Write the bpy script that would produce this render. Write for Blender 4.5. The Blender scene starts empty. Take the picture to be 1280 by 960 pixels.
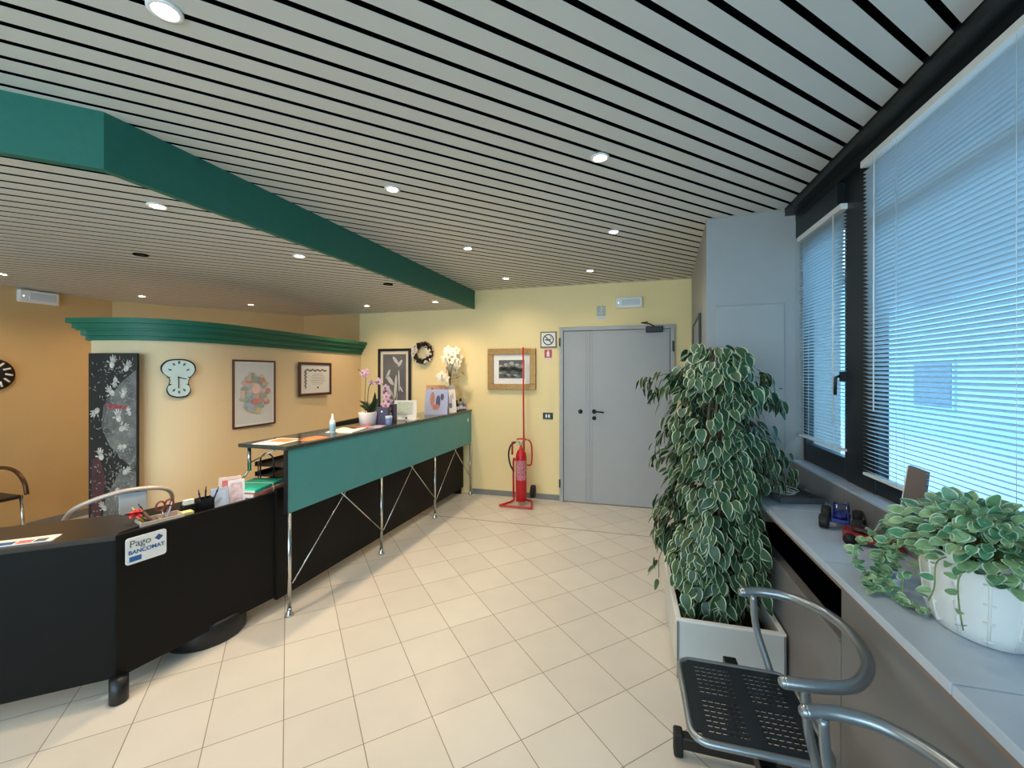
import bpy, math, random
from mathutils import Vector, Matrix
random.seed(7)
R = math.radians
# ------------------------------------------------------------------ camera, world, lights, exposure
# Axes: x runs across the room towards the window wall, y along the window wall towards the door, z up.
scn = bpy.context.scene
col = scn.collection
cd = bpy.data.cameras.new('camera'); cam = bpy.data.objects.new('camera', cd); col.objects.link(cam)
cam.location = (0, 0, 1.55); cam.rotation_euler = (R(90), 0, R(15.4))
cd.sensor_width = 36; cd.lens = 36*523/1280; cd.shift_y = -13/1280; cd.clip_start = 0.02
scn.camera = cam
scn.view_settings.view_transform = 'Standard'; scn.view_settings.look = 'None'
scn.view_settings.gamma = 1; scn.view_settings.use_curve_mapping = False
scn.view_settings.exposure = 0.36
wd = bpy.data.worlds.new('sky'); scn.world = wd; wd.use_nodes = True
bg = wd.node_tree.nodes['Background']; bg.inputs[0].default_value = (0.38, 0.69, 0.89, 1); bg.inputs[1].default_value = 3.9

def lamp(name, kind, loc, rot, energy, color, **k):
    d = bpy.data.lights.new(name, kind); d.energy = energy; d.color = color
    for a, b in k.items(): setattr(d, a, b)
    o = bpy.data.objects.new(name, d); o.location = loc; o.rotation_euler = rot; col.objects.link(o); return o
lamp('sun', 'SUN', (0, 0, 9), (R(52), 0, R(-115)), 1.5, (0.85, 0.93, 1.0), angle=R(3))
lamp('daylight_fill_behind', 'AREA', (-2.2, -2.72, 1.55), (R(90), 0, 0), 55, (0.90, 0.95, 1.0), shape='RECTANGLE', size=5.6, size_y=1.9)  # added fill lamp, stands in for daylight from an unseen rear window
WARM = (1.0, 0.73, 0.46); NEUTRAL = (1.0, 0.84, 0.64); COOL = (0.85, 0.93, 1.0)

# ------------------------------------------------------------------ materials
def lin(c): return tuple(((v/255)/12.92 if v/255 <= .04045 else ((v/255+.055)/1.055)**2.4) for v in c)
MATS = {}
def mat(name, rgb, rough=.5, metal=0, var=0.06, scale=8, bump=0, bscale=60, coat=0, spec=.5, emit=None, es=0):
    if name in MATS: return MATS[name]
    m = bpy.data.materials.new(name); m.use_nodes = True; nt = m.node_tree; b = nt.nodes['Principled BSDF']
    c = lin(rgb)
    b.inputs['Base Color'].default_value = (*c, 1); b.inputs['Roughness'].default_value = rough
    b.inputs['Metallic'].default_value = metal; b.inputs['Coat Weight'].default_value = coat
    b.inputs['Specular IOR Level'].default_value = spec
    tc = nt.nodes.new('ShaderNodeTexCoord')
    if var:
        n = nt.nodes.new('ShaderNodeTexNoise'); n.inputs['Scale'].default_value = scale; n.inputs['Detail'].default_value = 4
        r = nt.nodes.new('ShaderNodeValToRGB')
        r.color_ramp.elements[0].position = .3; r.color_ramp.elements[1].position = .7
        r.color_ramp.elements[0].color = (*[v*(1-var) for v in c], 1)
        r.color_ramp.elements[1].color = (*[min(1, v*(1+var)) for v in c], 1)
        nt.links.new(tc.outputs['Object'], n.inputs['Vector']); nt.links.new(n.outputs['Fac'], r.inputs['Fac'])
        nt.links.new(r.outputs['Color'], b.inputs['Base Color'])
    if bump:
        n2 = nt.nodes.new('ShaderNodeTexNoise'); n2.inputs['Scale'].default_value = bscale
        bp = nt.nodes.new('ShaderNodeBump'); bp.inputs['Strength'].default_value = bump; bp.inputs['Distance'].default_value = .003
        nt.links.new(tc.outputs['Object'], n2.inputs['Vector']); nt.links.new(n2.outputs['Fac'], bp.inputs['Height'])
        nt.links.new(bp.outputs['Normal'], b.inputs['Normal'])
    if emit:
        b.inputs['Emission Color'].default_value = (*lin(emit), 1); b.inputs['Emission Strength'].default_value = es
    MATS[name] = m; return m
def glass(name, tint=(1, 1, 1), refl=.06):
    m = bpy.data.materials.new(name); m.use_nodes = True; nt = m.node_tree; nt.nodes.clear()
    o = nt.nodes.new('ShaderNodeOutputMaterial'); mx = nt.nodes.new('ShaderNodeMixShader')
    t = nt.nodes.new('ShaderNodeBsdfTransparent'); t.inputs[0].default_value = (*tint, 1)
    g = nt.nodes.new('ShaderNodeBsdfGlossy'); g.inputs['Roughness'].default_value = .03
    mx.inputs[0].default_value = refl
    nt.links.new(t.outputs[0], mx.inputs[1]); nt.links.new(g.outputs[0], mx.inputs[2]); nt.links.new(mx.outputs[0], o.inputs[0])
    return m
def floor_material():
    m = bpy.data.materials.new('floor_tiles'); m.use_nodes = True; nt = m.node_tree; b = nt.nodes['Principled BSDF']
    L = nt.links.new; N = nt.nodes.new
    geo = N('ShaderNodeNewGeometry'); mp = N('ShaderNodeMapping'); mp.vector_type = 'TEXTURE'
    mp.inputs['Location'].default_value = (-1.268, 1.737, 0); mp.inputs['Rotation'].default_value = (0, 0, R(43.6))
    mp.inputs['Scale'].default_value = (.2955, .2955, 1)
    L(geo.outputs['Position'], mp.inputs['Vector'])
    sp = N('ShaderNodeSeparateXYZ'); L(mp.outputs[0], sp.inputs[0])
    def M(op, a, bb=None, c=None):
        n = N('ShaderNodeMath'); n.operation = op
        for i, v in enumerate((a, bb, c)):
            if v is None: continue
            if isinstance(v, (int, float)): n.inputs[i].default_value = v
            else: L(v, n.inputs[i])
        return n.outputs[0]
    def edge(o, wdt):
        f = M('ABSOLUTE', M('SUBTRACT', M('FRACT', M('ADD', o, .5)), .5))
        return M('LESS_THAN', f, wdt)
    gx = edge(sp.outputs['X'], .0065); gy = edge(sp.outputs['Y'], .0065)
    s2 = N('ShaderNodeSeparateXYZ'); L(geo.outputs['Position'], s2.inputs[0])
    gj = M('LESS_THAN', M('ABSOLUTE', M('SUBTRACT', s2.outputs['Y'], 4.18)), .007)
    g = M('MAXIMUM', M('MAXIMUM', gx, gy), gj)
    fl = N('ShaderNodeVectorMath'); fl.operation = 'FLOOR'; L(mp.outputs[0], fl.inputs[0])
    wn = N('ShaderNodeTexWhiteNoise'); L(fl.outputs[0], wn.inputs[0])
    tone = N('ShaderNodeMix'); tone.data_type = 'RGBA'
    tone.inputs[6].default_value = (*lin((216, 209, 198)), 1); tone.inputs[7].default_value = (*lin((224, 218, 207)), 1)
    L(wn.outputs['Value'], tone.inputs[0])
    ns = N('ShaderNodeTexNoise'); ns.inputs['Scale'].default_value = 6; ns.inputs['Detail'].default_value = 6; L(geo.outputs['Position'], ns.inputs['Vector'])
    mul = N('ShaderNodeMix'); mul.data_type = 'RGBA'; mul.blend_type = 'MULTIPLY'; mul.inputs[0].default_value = .12
    L(tone.outputs[2], mul.inputs[6]); L(ns.outputs['Fac'], mul.inputs[7])
    fin = N('ShaderNodeMix'); fin.data_type = 'RGBA'; L(g, fin.inputs[0]); L(mul.outputs[2], fin.inputs[6])
    fin.inputs[7].default_value = (*lin((140, 127, 110)), 1)
    L(fin.outputs[2], b.inputs['Base Color']); b.inputs['Roughness'].default_value = .32
    bp = N('ShaderNodeBump'); bp.invert = True; bp.inputs['Strength'].default_value = .35; bp.inputs['Distance'].default_value = .002
    L(g, bp.inputs['Height']); L(bp.outputs[0], b.inputs['Normal'])
    return m
M_yellow = mat('yellow_paint', (246, 224, 168), .7, bump=.15, var=.02, scale=2)
M_ochre = mat('ochre_paint', (210, 176, 122), .7, bump=.15, var=.03, scale=2)
M_cream = mat('cream_paint', (240, 214, 170), .7, bump=.1, var=.02, scale=2)
M_green = mat('green_paint', (24, 102, 86), .55, var=.05, scale=30)
M_cornice = mat('green_cornice', (24, 106, 80), .5)
M_teal = mat('teal_laminate', (74, 148, 148), .42, var=.03)
M_black = mat('black_laminate', (22, 21, 20), .5, var=.08, spec=.15)
M_blackp = mat('black_plastic', (20, 20, 22), .4)
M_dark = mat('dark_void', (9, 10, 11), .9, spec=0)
M_slat = mat('ceiling_slat', (204, 202, 194), .45, var=.015, scale=3)
M_frame = mat('dark_window_frame', (16, 23, 27), .4)
M_grey = mat('grey_door_paint', (170, 171, 172), .45, var=.015)
M_greyc = mat('grey_column_paint', (158, 158, 156), .45, var=.02)
M_base = mat('grey_baseboard', (128, 128, 126), .5)
M_chrome = mat('chrome', (200, 200, 198), .22, 1)
M_silver = mat('silver_paint', (150, 158, 164), .3, .75, var=.03)
M_white = mat('white_plastic', (235, 235, 232), .4, var=.01)
M_paper = mat('white_paper', (240, 238, 232), .7, var=.01)
M_red = mat('red_paint', (190, 24, 34), .3, var=.03)
M_sill = mat('sill_stone', (184, 196, 210), .2, var=.03, scale=12)
M_panel = mat('sill_panel', (128, 125, 124), .45, var=.05, scale=5)
M_brown = mat('brown_wood', (96, 50, 36), .45, var=.15, scale=20)
M_gold = mat('gilded_wood', (158, 114, 56), .35, .45, var=.2, scale=30)
M_blind = mat('blind_slat', (214, 222, 226), .4, var=.01)
nt_ = M_blind.node_tree; b_ = nt_.nodes['Principled BSDF']; o_ = nt_.nodes['Material Output']
tl_ = nt_.nodes.new('ShaderNodeBsdfTranslucent'); tl_.inputs[0].default_value = (.72, .80, .84, 1); mx_ = nt_.nodes.new('ShaderNodeMixShader'); mx_.inputs[0].default_value = .55
nt_.links.new(b_.outputs[0], mx_.inputs[1]); nt_.links.new(tl_.outputs[0], mx_.inputs[2]); nt_.links.new(mx_.outputs[0], o_.inputs[0])
M_soil = mat('soil', (42, 34, 28), .95, var=.3, scale=40, bump=.8)
M_cable = mat('black_rubber', (16, 16, 16), .6)

# ------------------------------------------------------------------ mesh builder
class MB:
    def __init__(s): s.v = []; s.f = []; s.m = []; s.sm = []
    def add(s, vs, fs, mi=0, smooth=False):
        n = len(s.v); s.v += [tuple(p) for p in vs]
        for f in fs: s.f.append([n+i for i in f]); s.m.append(mi); s.sm.append(smooth)
        return s
    def box(s, x0, x1, y0, y1, z0, z1, mi=0):
        v = [(x0,y0,z0),(x1,y0,z0),(x1,y1,z0),(x0,y1,z0),(x0,y0,z1),(x1,y0,z1),(x1,y1,z1),(x0,y1,z1)]
        return s.add(v, [(3,2,1,0),(4,5,6,7),(0,1,5,4),(1,2,6,5),(2,3,7,6),(3,0,4,7)], mi)
    def prism(s, poly, z0, z1, mi=0):          # poly counter-clockwise in xy
        n = len(poly); v = [(x, y, z0) for x, y in poly] + [(x, y, z1) for x, y in poly]
        return s.add(v, [tuple(range(n-1, -1, -1)), tuple(range(n, 2*n))] + [(i, (i+1) % n, n+(i+1) % n, n+i) for i in range(n)], mi)
    def plate(s, poly, y0, y1, mi=0):          # poly in xz, facing -y, between y0 (front) and y1
        n = len(poly); v = [(x, y0, z) for x, z in poly] + [(x, y1, z) for x, z in poly]
        return s.add(v, [tuple(range(n)), tuple(range(2*n-1, n-1, -1))] + [((i+1) % n, i, n+i, n+(i+1) % n) for i in range(n)], mi)
    def tube(s, pts, r, seg=10, mi=0, closed=False, cap=True):
        pts = [Vector(p) for p in pts]; n = len(pts)
        rs = r if isinstance(r, (list, tuple)) else [r]*n
        T = []
        for i in range(n):
            a = pts[(i-1) % n] if (closed or i > 0) else pts[0]; b = pts[(i+1) % n] if (closed or i < n-1) else pts[-1]
            T.append((b-a).normalized())
        up = Vector((0, 0, 1)) if abs(T[0].z) < .9 else Vector((1, 0, 0))
        nn = (up - T[0]*up.dot(T[0])).normalized(); vs = []
        for i in range(n):
            nn = (nn - T[i]*nn.dot(T[i])).normalized(); bb = T[i].cross(nn)
            for k in range(seg):
                a = 2*math.pi*k/seg; vs.append(pts[i] + (nn*math.cos(a)+bb*math.sin(a))*rs[i])
        fs = []
        for i in range(n if closed else n-1):
            j = (i+1) % n
            for k in range(seg): fs.append((i*seg+k, i*seg+(k+1) % seg, j*seg+(k+1) % seg, j*seg+k))
        if cap and not closed: fs += [tuple(range(seg-1, -1, -1)), tuple(range((n-1)*seg, n*seg))]
        return s.add(vs, fs, mi, True)
    def lathe(s, prof, c=(0, 0, 0), seg=24, mi=0, sx=1, sy=1):   # prof [(r,z)]
        vs = []; fs = []; n = len(prof)
        for r, z in prof:
            for k in range(seg):
                a = 2*math.pi*k/seg; vs.append((c[0]+r*sx*math.cos(a), c[1]+r*sy*math.sin(a), c[2]+z))
        for i in range(n-1):
            for k in range(seg): fs.append((i*seg+k, i*seg+(k+1) % seg, (i+1)*seg+(k+1) % seg, (i+1)*seg+k))
        fs += [tuple(range(seg-1, -1, -1)), tuple(range((n-1)*seg, n*seg))]
        return s.add(vs, fs, mi, True)
    def ball(s, c, r, seg=12, ring=8, mi=0):
        rr = r if isinstance(r, (tuple, list)) else (r, r, r); vs = []; fs = []
        for i in range(ring+1):
            p = math.pi*i/ring - math.pi/2; p = max(-1.55, min(1.55, p))
            for k in range(seg):
                a = 2*math.pi*k/seg; vs.append((c[0]+rr[0]*math.cos(p)*math.cos(a), c[1]+rr[1]*math.cos(p)*math.sin(a), c[2]+rr[2]*math.sin(p)))
        for i in range(ring):
            for k in range(seg): fs.append((i*seg+k, i*seg+(k+1) % seg, (i+1)*seg+(k+1) % seg, (i+1)*seg+k))
        return s.add(vs, fs, mi, True)
    def leaf(s, p, d, n, L, W, rim=0, base=0, mi=0, me=1, fold=.15, seg=9):
        p = Vector(p); d = Vector(d).normalized(); n = Vector(n); sd = d.cross(n)
        if sd.length < 1e-3: sd = d.cross(Vector((.3, .5, .8)))
        sd.normalize(); n = sd.cross(d).normalized()
        def pt(t, q, k):
            wv = math.sin(math.pi*min(1, t**.75))**.8*W/2*q if 0 < t < 1 else 0
            return p + d*(L*t) + sd*wv*k + n*(abs(wv)*fold*2 - L*.22*t*t)
        ts = [0, .12, .3, .5, .7, .88, 1]
        rows = []
        vs = []; fs = []; mi_l = []
        for t in ts:
            t2 = .5+(t-.5)*.86
            if rim: vs += [pt(t, 1, -1), pt(t2, .8, -1), pt(t2, 0, 1), pt(t2, .8, 1), pt(t, 1, 1)]
            else: vs += [pt(t, 1, -1), pt(t, 0, 1), pt(t, 1, 1)]
        c = 5 if rim else 3
        for i in range(len(ts)-1):
            for k in range(c-1):
                fs.append((i*c+k, i*c+k+1, (i+1)*c+k+1, (i+1)*c+k)); mi_l.append(me if rim and k in (0, 3) else mi)
        nb = len(s.v); s.v += [tuple(v) for v in vs]
        for f, q in zip(fs, mi_l): s.f.append([nb+i for i in f]); s.m.append(q); s.sm.append(True)
        return s
    def build(s, name, mats, parent=None, bevel=0, bseg=2, loc=None):
        me = bpy.data.meshes.new(name); me.from_pydata(s.v, [], s.f)
        if not isinstance(mats, (list, tuple)): mats = [mats]
        for m in mats: me.materials.append(m)
        me.polygons.foreach_set('material_index', s.m); me.polygons.foreach_set('use_smooth', s.sm); me.update()
        o = bpy.data.objects.new(name, me); col.objects.link(o)
        if parent: o.parent = parent
        if loc: o.location = loc
        if bevel:
            b = o.modifiers.new('bevel', 'BEVEL'); b.width = bevel; b.segments = bseg; b.limit_method = 'ANGLE'; b.angle_limit = R(40)
        return o
def tag(o, label=None, cat=None, group=None, kind=None):
    for k, v in (('label', label), ('category', cat), ('group', group), ('kind', kind)):
        if v: o[k] = v
    return o
def thing(name, loc, label, cat, rz=0, group=None, kind=None):
    o = bpy.data.objects.new(name, None); col.objects.link(o); o.location = loc; o.rotation_euler = (0, 0, R(rz)); o.empty_display_size = .1
    return tag(o, label, cat, group, kind)
def struct(o): o['kind'] = 'structure'; return o
def text(name, body, size, loc, m, parent, rz=0, ext=.0006, sx=1, align='CENTER', bold=0):
    c = bpy.data.curves.new(name, 'FONT'); c.body = body; c.size = size; c.extrude = ext; c.align_x = align; c.offset = bold
    t = bpy.data.objects.new(name, c); col.objects.link(t); bpy.context.view_layer.update()
    me = bpy.data.meshes.new_from_object(t.evaluated_get(bpy.context.evaluated_depsgraph_get()))
    bpy.data.objects.remove(t); me.materials.clear(); me.materials.append(m)
    me.transform(Matrix.Diagonal((sx, 1, 1, 1))); me.transform(Matrix.Rotation(R(90), 4, 'X'))
    o = bpy.data.objects.new(name, me); col.objects.link(o); o.parent = parent; o.location = loc; o.rotation_euler = (0, 0, R(rz)); return o
def arc(cx, cz, r, a0, a1, n): return [(cx+r*math.cos(R(a0+(a1-a0)*i/n)), cz+r*math.sin(R(a0+(a1-a0)*i/n))) for i in range(n+1)]
def smooth_path(pts, k=6):
    P = [Vector(p) for p in pts]; out = []
    for i in range(len(P)-1):
        a = P[max(0, i-1)]; b = P[i]; c = P[i+1]; d = P[min(len(P)-1, i+2)]
        for j in range(k):
            t = j/k; out.append(.5*((2*b)+(c-a)*t+(2*a-5*b+4*c-d)*t*t+(3*b-a-3*c+d)*t**3))
    out.append(P[-1]); return out

XL, XR, YB, YF = -5.73, 1.06, 5.09, -2.6
ZC, ZC2 = 2.62, 2.39
# ------------------------------------------------------------------ room shell
struct(MB().box(-6.3, 1.4, -3.0, 5.4, -.08, 0).build('floor', floor_material()))
# ceiling boards: real slats with dark joints, cut to the ceiling outline
def clip(poly, A, B):                      # keep the left of A->B
    out = []
    def side(p): return (B[0]-A[0])*(p[1]-A[1])-(B[1]-A[1])*(p[0]-A[0])
    for i in range(len(poly)):
        p, q = poly[i], poly[(i+1) % len(poly)]; sp, sq = side(p), side(q)
        if sp >= 0: out.append(p)
        if (sp >= 0) != (sq >= 0):
            t = sp/(sp-sq); out.append((p[0]+(q[0]-p[0])*t, p[1]+(q[1]-p[1])*t))
    return out
def slats(mb, region, z):
    d = Vector((.719, .695)).normalized(); n = Vector((-d.y, d.x)); p0 = n.dot(Vector((-.509, 1.138)))
    for k in range(-80, 90):
        a = p0+k*.0995+.012; b = p0+(k+1)*.0995-.012
        poly = [tuple(n*a-d*12), tuple(n*a+d*12), tuple(n*b+d*12), tuple(n*b-d*12)]
        for i in range(len(region)): 
            poly = clip(poly, region[i], region[(i+1) % len(region)])
            if len(poly) < 3: break
        if len(poly) >= 3: mb.prism(poly, z, z+.0015)
main_reg = [(XL, YF), (.985, YF), (.985, YB), (XL, YB)]
low_reg = [(-1.93, YB), (XL, YB), (XL, -2.24), (-2.10, 1.215)]
mb = MB(); slats(mb, main_reg, ZC)
ceiling = struct(mb.build('ceiling', M_slat))
struct(MB().box(-6.3, 1.4, -3, 5.4, ZC+.016, ZC+.1).build('ceiling_void', M_dark))
mb = MB(); slats(mb, low_reg, ZC2)
struct(mb.build('ceiling_lower', M_slat))
struct(MB().prism(low_reg, ZC2+.016, ZC2+.06).build('ceiling_lower_void', M_dark))
# green fascia between the two ceiling levels
A, B_, C_ = (-1.90, YB), (-2.063, 1.206), (XL, -2.19)
mb = MB()
mb.prism([A, (A[0]-.035, A[1]), (B_[0]-.035, B_[1]+.02), B_], ZC2-.005, ZC)
mb.prism([B_, (B_[0]-.035, B_[1]+.02), (C_[0], C_[1]+.04), C_], ZC2-.005, ZC)
struct(mb.build('trim_fascia', M_green))
# walls
struct(MB().box(-4.5, 1.4, YB, YB+.15, 0, ZC+.03).build('wall_back', M_yellow))
struct(MB().box(-4.8, -3.62, YB-.005, YB, 0, ZC2).build('wall_back_ochre', M_ochre))
mb = MB(); mb.prism([(-4.55, 5.09), (-4.55, 5.3), (-6.1, 3.45), (XL, 3.43)], 0, ZC2+.1); mb.box(-6.1, XL, -3, 3.45, 0, ZC+.03)
struct(mb.build('wall_left', M_ochre))
mb = MB(); mb.box(-5.73, 1.4, -3.0, YF, 0, .55); mb.box(-5.73, 1.4, -3.0, YF, 2.5, ZC+.03)
mb.box(-5.73, -5.1, -3.0, YF, .55, 2.5); mb.box(.7, 1.4, -3.0, YF, .55, 2.5)
struct(mb.build('wall_front', M_yellow))
t = struct(thing('window_3', (-2.2, -2.6, .55), None, None, kind='structure'))  # unseen window behind the camera, added to brighten the room
mb = MB(); mb.box(-2.9, 2.9, -.06, 0, 0, .06); mb.box(-2.9, 2.9, -.06, 0, 1.89, 1.95)
for x in (-2.9, -.98, .92, 2.84): mb.box(x, x+.06, -.06, 0, .06, 1.89)
mb.build('window_frame', M_frame, t)
struct(MB().box(-1.93, -.80, YB-.015, YB, 0, .065).build('baseboard_back', M_base))
struct(MB().box(XL, XL+.015, -2.6, 3.43, 0, .07).build('baseboard_left', M_base))
struct(MB().box(-4.45, -3.62, YB-.02, YB-.005, 0, .07).build('baseboard_corner', M_base))
# grey corner column boxed out beside the window, with its service hatch
colm = struct(MB().prism([(.532, 3.17), (1.051, 3.10), (1.3, 3.10), (1.3, YB), (.70, YB)], 0, ZC+.01).build('wall_column', M_greyc))
h = thing('hatch_door', (.585, 3.155, .9), 'flush grey hatch door on the column beside the small window', 'hatch', -7.7)
MB().box(0, .405, -.008, .004, 0, 1.11).build('panel', M_greyc, h, bevel=.003)
MB().lathe([(.008, 0), (.008, .006)], (0, 0, 0), 12).build('lock', M_blackp, h, loc=(.385, -.012, .55))
# partition with pictures: a two-metre high cream wall that curves round at its near end, green cornice on top
path = smooth_path([(-3.60, 5.085, 0), (-3.55, 4.2, 0), (-3.50, 3.3, 0), (-3.485, 2.95, 0), (-3.51, 2.75, 0), (-3.59, 2.58, 0), (-3.73, 2.45, 0), (-3.92, 2.375, 0), (-4.13, 2.33, 0)], 5)
pts2 = [(p.x, p.y) for p in path]
def offset(pts, d):
    out = []
    for i, p in enumerate(pts):
        a = Vector(pts[max(0, i-1)]); b = Vector(pts[min(len(pts)-1, i+1)]); t_ = (b-a).normalized(); n_ = Vector((-t_.y, t_.x))
        out.append((p[0]+n_.x*d, p[1]+n_.y*d))
    return out
def band(mb, pts, d0, d1, z0, z1):
    a = offset(pts, d0); b = offset(pts, d1); n = len(pts)
    vs = [(x, y, z0) for x, y in a]+[(x, y, z1) for x, y in a]+[(x, y, z1) for x, y in b]+[(x, y, z0) for x, y in b]; fs = []
    for i in range(n-1):
        for k in range(4): k2 = (k+1) % 4; fs.append((k*n+i, k2*n+i, k2*n+i+1, k*n+i+1))
    fs += [(0, n, 2*n, 3*n)[::-1], (n-1, 2*n-1, 3*n-1, 4*n-1)]
    mb.add(vs, fs)
mb = MB(); band(mb, pts2, 0, -.12, 0, 1.90); struct(mb.build('wall_partition', M_cream))
ext = [(pts2[0][0]+.0, 5.085)]+pts2[1:]+[(-4.17, 2.325)]
mb = MB()
for d, z0, z1 in ((.02, 1.815, 1.85), (.04, 1.85, 1.89), (.06, 1.89, 1.905), (.075, 1.905, 1.945), (.10, 1.945, 1.985)):
    e2 = pts2+[(-4.13-d, 2.33-.02)]
    band(mb, e2, d, -.12-d, z0, z1)
struct(mb.build('trim_cornice', M_cornice))

# door in the back wall
d1 = thing('door_1', (-.793, YB, 0), None, None, kind='structure')
mb = MB(); mb.box(0, .045, -.05, 0, 0, 2.11); mb.box(1.265, 1.311, -.05, 0, 0, 2.11); mb.box(.045, 1.265, -.05, 0, 2.065, 2.11)
mb.build('door_frame', M_grey, d1, bevel=.004)
lf = MB().box(.05, .335, -.035, -.003, .008, 2.06).build('door_leaf', M_grey, d1, bevel=.004)
rf = MB().box(.342, 1.26, -.035, -.003, .008, 2.06).build('door_leaf', M_grey, d1, bevel=.004)
for lo_, x0_, x1_ in ((lf, .075, .315), (rf, .385, 1.235)):
    mb = MB(); mb.box(x0_, x0_+.008, -.039, -.034, .03, 2.035); mb.box(x1_-.008, x1_, -.039, -.034, .03, 2.035); mb.box(x0_+.008, x1_-.008, -.039, -.034, 2.027, 2.035); mb.build('border_bead', M_grey, lo_)
mb = MB(); mb.box(.335, .36, -.045, -.034, .008, 2.06); mb.build('astragal', M_grey, d1)
def yl(mb, r, y0, y1, x, z, seg=20, mi=0):   # short cylinder along y
    return mb.tube([(x, y0, z), (x, y1, z)], r, seg, mi)
mb = MB(); yl(mb, .026, -.047, -.034, .414, 1.10); yl(mb, .009, -.085, -.045, .414, 1.10, 10); mb.tube([(.414, -.085, 1.10), (.47, -.088, 1.10), (.53, -.085, 1.093)], .009, 10)
hd = mb.build('door_handle', M_blackp, rf)
mb = MB(); yl(mb, .024, -.044, -.034, .414, 1.02); mb.build('lock', M_blackp, rf)
mb = MB(); yl(mb, .026, -.044, -.034, .252, 1.096); yl(mb, .012, -.06, -.04, .252, 1.096); mb.build('lock', M_blackp, lf)
for z in (1.93, .22):
    MB().box(-.004, .014, -.062, -.05, z-.05, z+.05).build('hinge', M_blackp, d1)
MB().box(1.284, 1.304, -.062, -.05, 1.80, 1.92).build('hinge', M_blackp, d1)
cl_ = thing('door_closer', (.205, YB-.036, 2.02), 'black hydraulic door closer at the top of the grey door', 'door closer')
MB().box(0, .185, -.05, -.001, 0, .07).build('body', M_blackp, cl_, bevel=.006)
MB().tube([(.09, -.03, .07), (.04, -.07, .095), (-.05, -.09, .105), (.02, -.035, .12)], .007, 8).build('arm', M_blackp, cl_)

# ------------------------------------------------------------------ window wall
mb = MB(); mb.box(.76, 1.35, -2.6, 3.10, 0, .57); mb.box(.955, 1.35, -2.6, 3.1, .57, .84)
mb.box(.76, .95, -2.6, 1.75, .57, .838)
struct(mb.build('wall_right', M_panel))
struct(MB().box(.735, .76, -2.6, 1.75, 0.04, .838).build('wall_right_panel', M_panel, bevel=.003))
struct(MB().box(.735, .76, 1.756, 3.12, 0.04, .585).build('wall_right_panel', M_panel, bevel=.003))
struct(MB().box(.73, .775, 1.756, 3.12, .585, .602).build('trim_niche_ledge', M_panel, bevel=.003))
struct(MB().box(.93, .951, 1.752, 3.1, .575, .838).box(.776, .93, 1.752, 3.1, .5705, .575).box(.70, .94, 1.752, 3.1, .836, .8415).box(.762, .93, 1.7505, 1.7545, .575, .836).build('wall_right_niche_shade', M_dark))  # near-black lining: the shade inside the niche is put into its colour
mb = MB()
for a, b in ((-2.6, -1.94), (-1.937, -1.32), (-1.317, -.70), (-.697, -.09), (-.087, .525), (.528, 1.14), (1.143, 1.76), (1.763, 2.385), (2.388, 3.12)):
    mb.box(.685, 1.019, a, b, .842, .87)
struct(mb.build('trim_sill', M_sill, bevel=.003))
struct(MB().box(.693, .71, -2.6, 3.12, .825, .842).build('trim_sill_edge', mat('sill_edge', (140, 116, 100), .5)))
mb = MB()
for a, b in ((-2.6, -.09), (-.087, 1.14), (1.143, 2.385), (2.388, 3.1)): mb.box(1.02, 1.25, a, b, .87, .9975)
struct(mb.build('trim_ledge', M_sill, bevel=.002))
struct(MB().box(1.016, 1.02, -2.6, 2.385, .871, .986).box(1.016, 1.02, 2.388, 3.1, .871, .986).build('trim_riser', M_panel))
mb = MB(); mb.box(1.05, 1.30, -2.6, 3.1, 2.538, ZC+.02); mb.box(.99, 1.05, -2.6, 3.1, 2.575, ZC+.02); mb.box(1.052, 1.14, 2.545, 3.1, 2.425, 2.54)
struct(mb.build('trim_window_head', M_frame))
struct(MB().box(1.088, 1.14, 2.28, 2.545, .9975, 2.56).build('trim_mullion', M_frame, bevel=.006))
G = glass('window_glass', (.93, .97, 1.0))
w1 = thing('window_1', (1.095, 2.53, 1.0), None, None, kind='structure')
mb = MB(); mb.box(0, .045, 0, .04, 0, 1.42); mb.box(0, .045, .53, .57, 0, 1.42); mb.box(0, .045, .04, .53, 0, .11); mb.box(0, .045, .04, .53, 1.34, 1.42)
mb.build('window_frame', M_frame, w1, bevel=.004)
MB().box(.025, .031, .04, .53, .11, 1.34).build('pane', G, w1)
mb = MB(); mb.box(-.035, 0, -.005, .012, .51, .56); mb.tube([(-.03, .004, .54), (-.055, .004, .53), (-.058, .002, .44)], .008, 8); mb.build('window_handle', M_blackp, w1)
w2 = thing('window_2', (1.095, 0.2, 1.0), None, None, kind='structure')
mb = MB(); mb.box(0, .045, 0, .06, 0, 1.56); mb.box(0, .045, 2.07, 2.11, 0, 1.56); mb.box(0, .045, .06, 2.07, 0, .07); mb.box(0, .045, .06, 2.07, 1.48, 1.56)
mb.box(0.01, .05, .06, 2.07, 1.235, 1.275)
mb.build('window_frame', M_frame, w2, bevel=.004)
MB().box(.028, .034, .06, 2.07, .07, 1.48).build('pane', G, w2)
w4 = thing('window_4', (1.095, -2.6, 1.0), None, None, kind='structure')
mb = MB(); mb.box(0, .06, 0, .06, 0, 1.56); mb.box(0, .06, 2.74, 2.8, 0, 1.56); mb.box(0, .06, .06, 2.74, 0, .07); mb.box(0, .06, .06, 2.74, 1.48, 1.56)
mb.build('window_frame', M_frame, w4)
MB().box(.028, .034, .06, 2.74, .07, 1.48).build('pane', G, w4)

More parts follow.
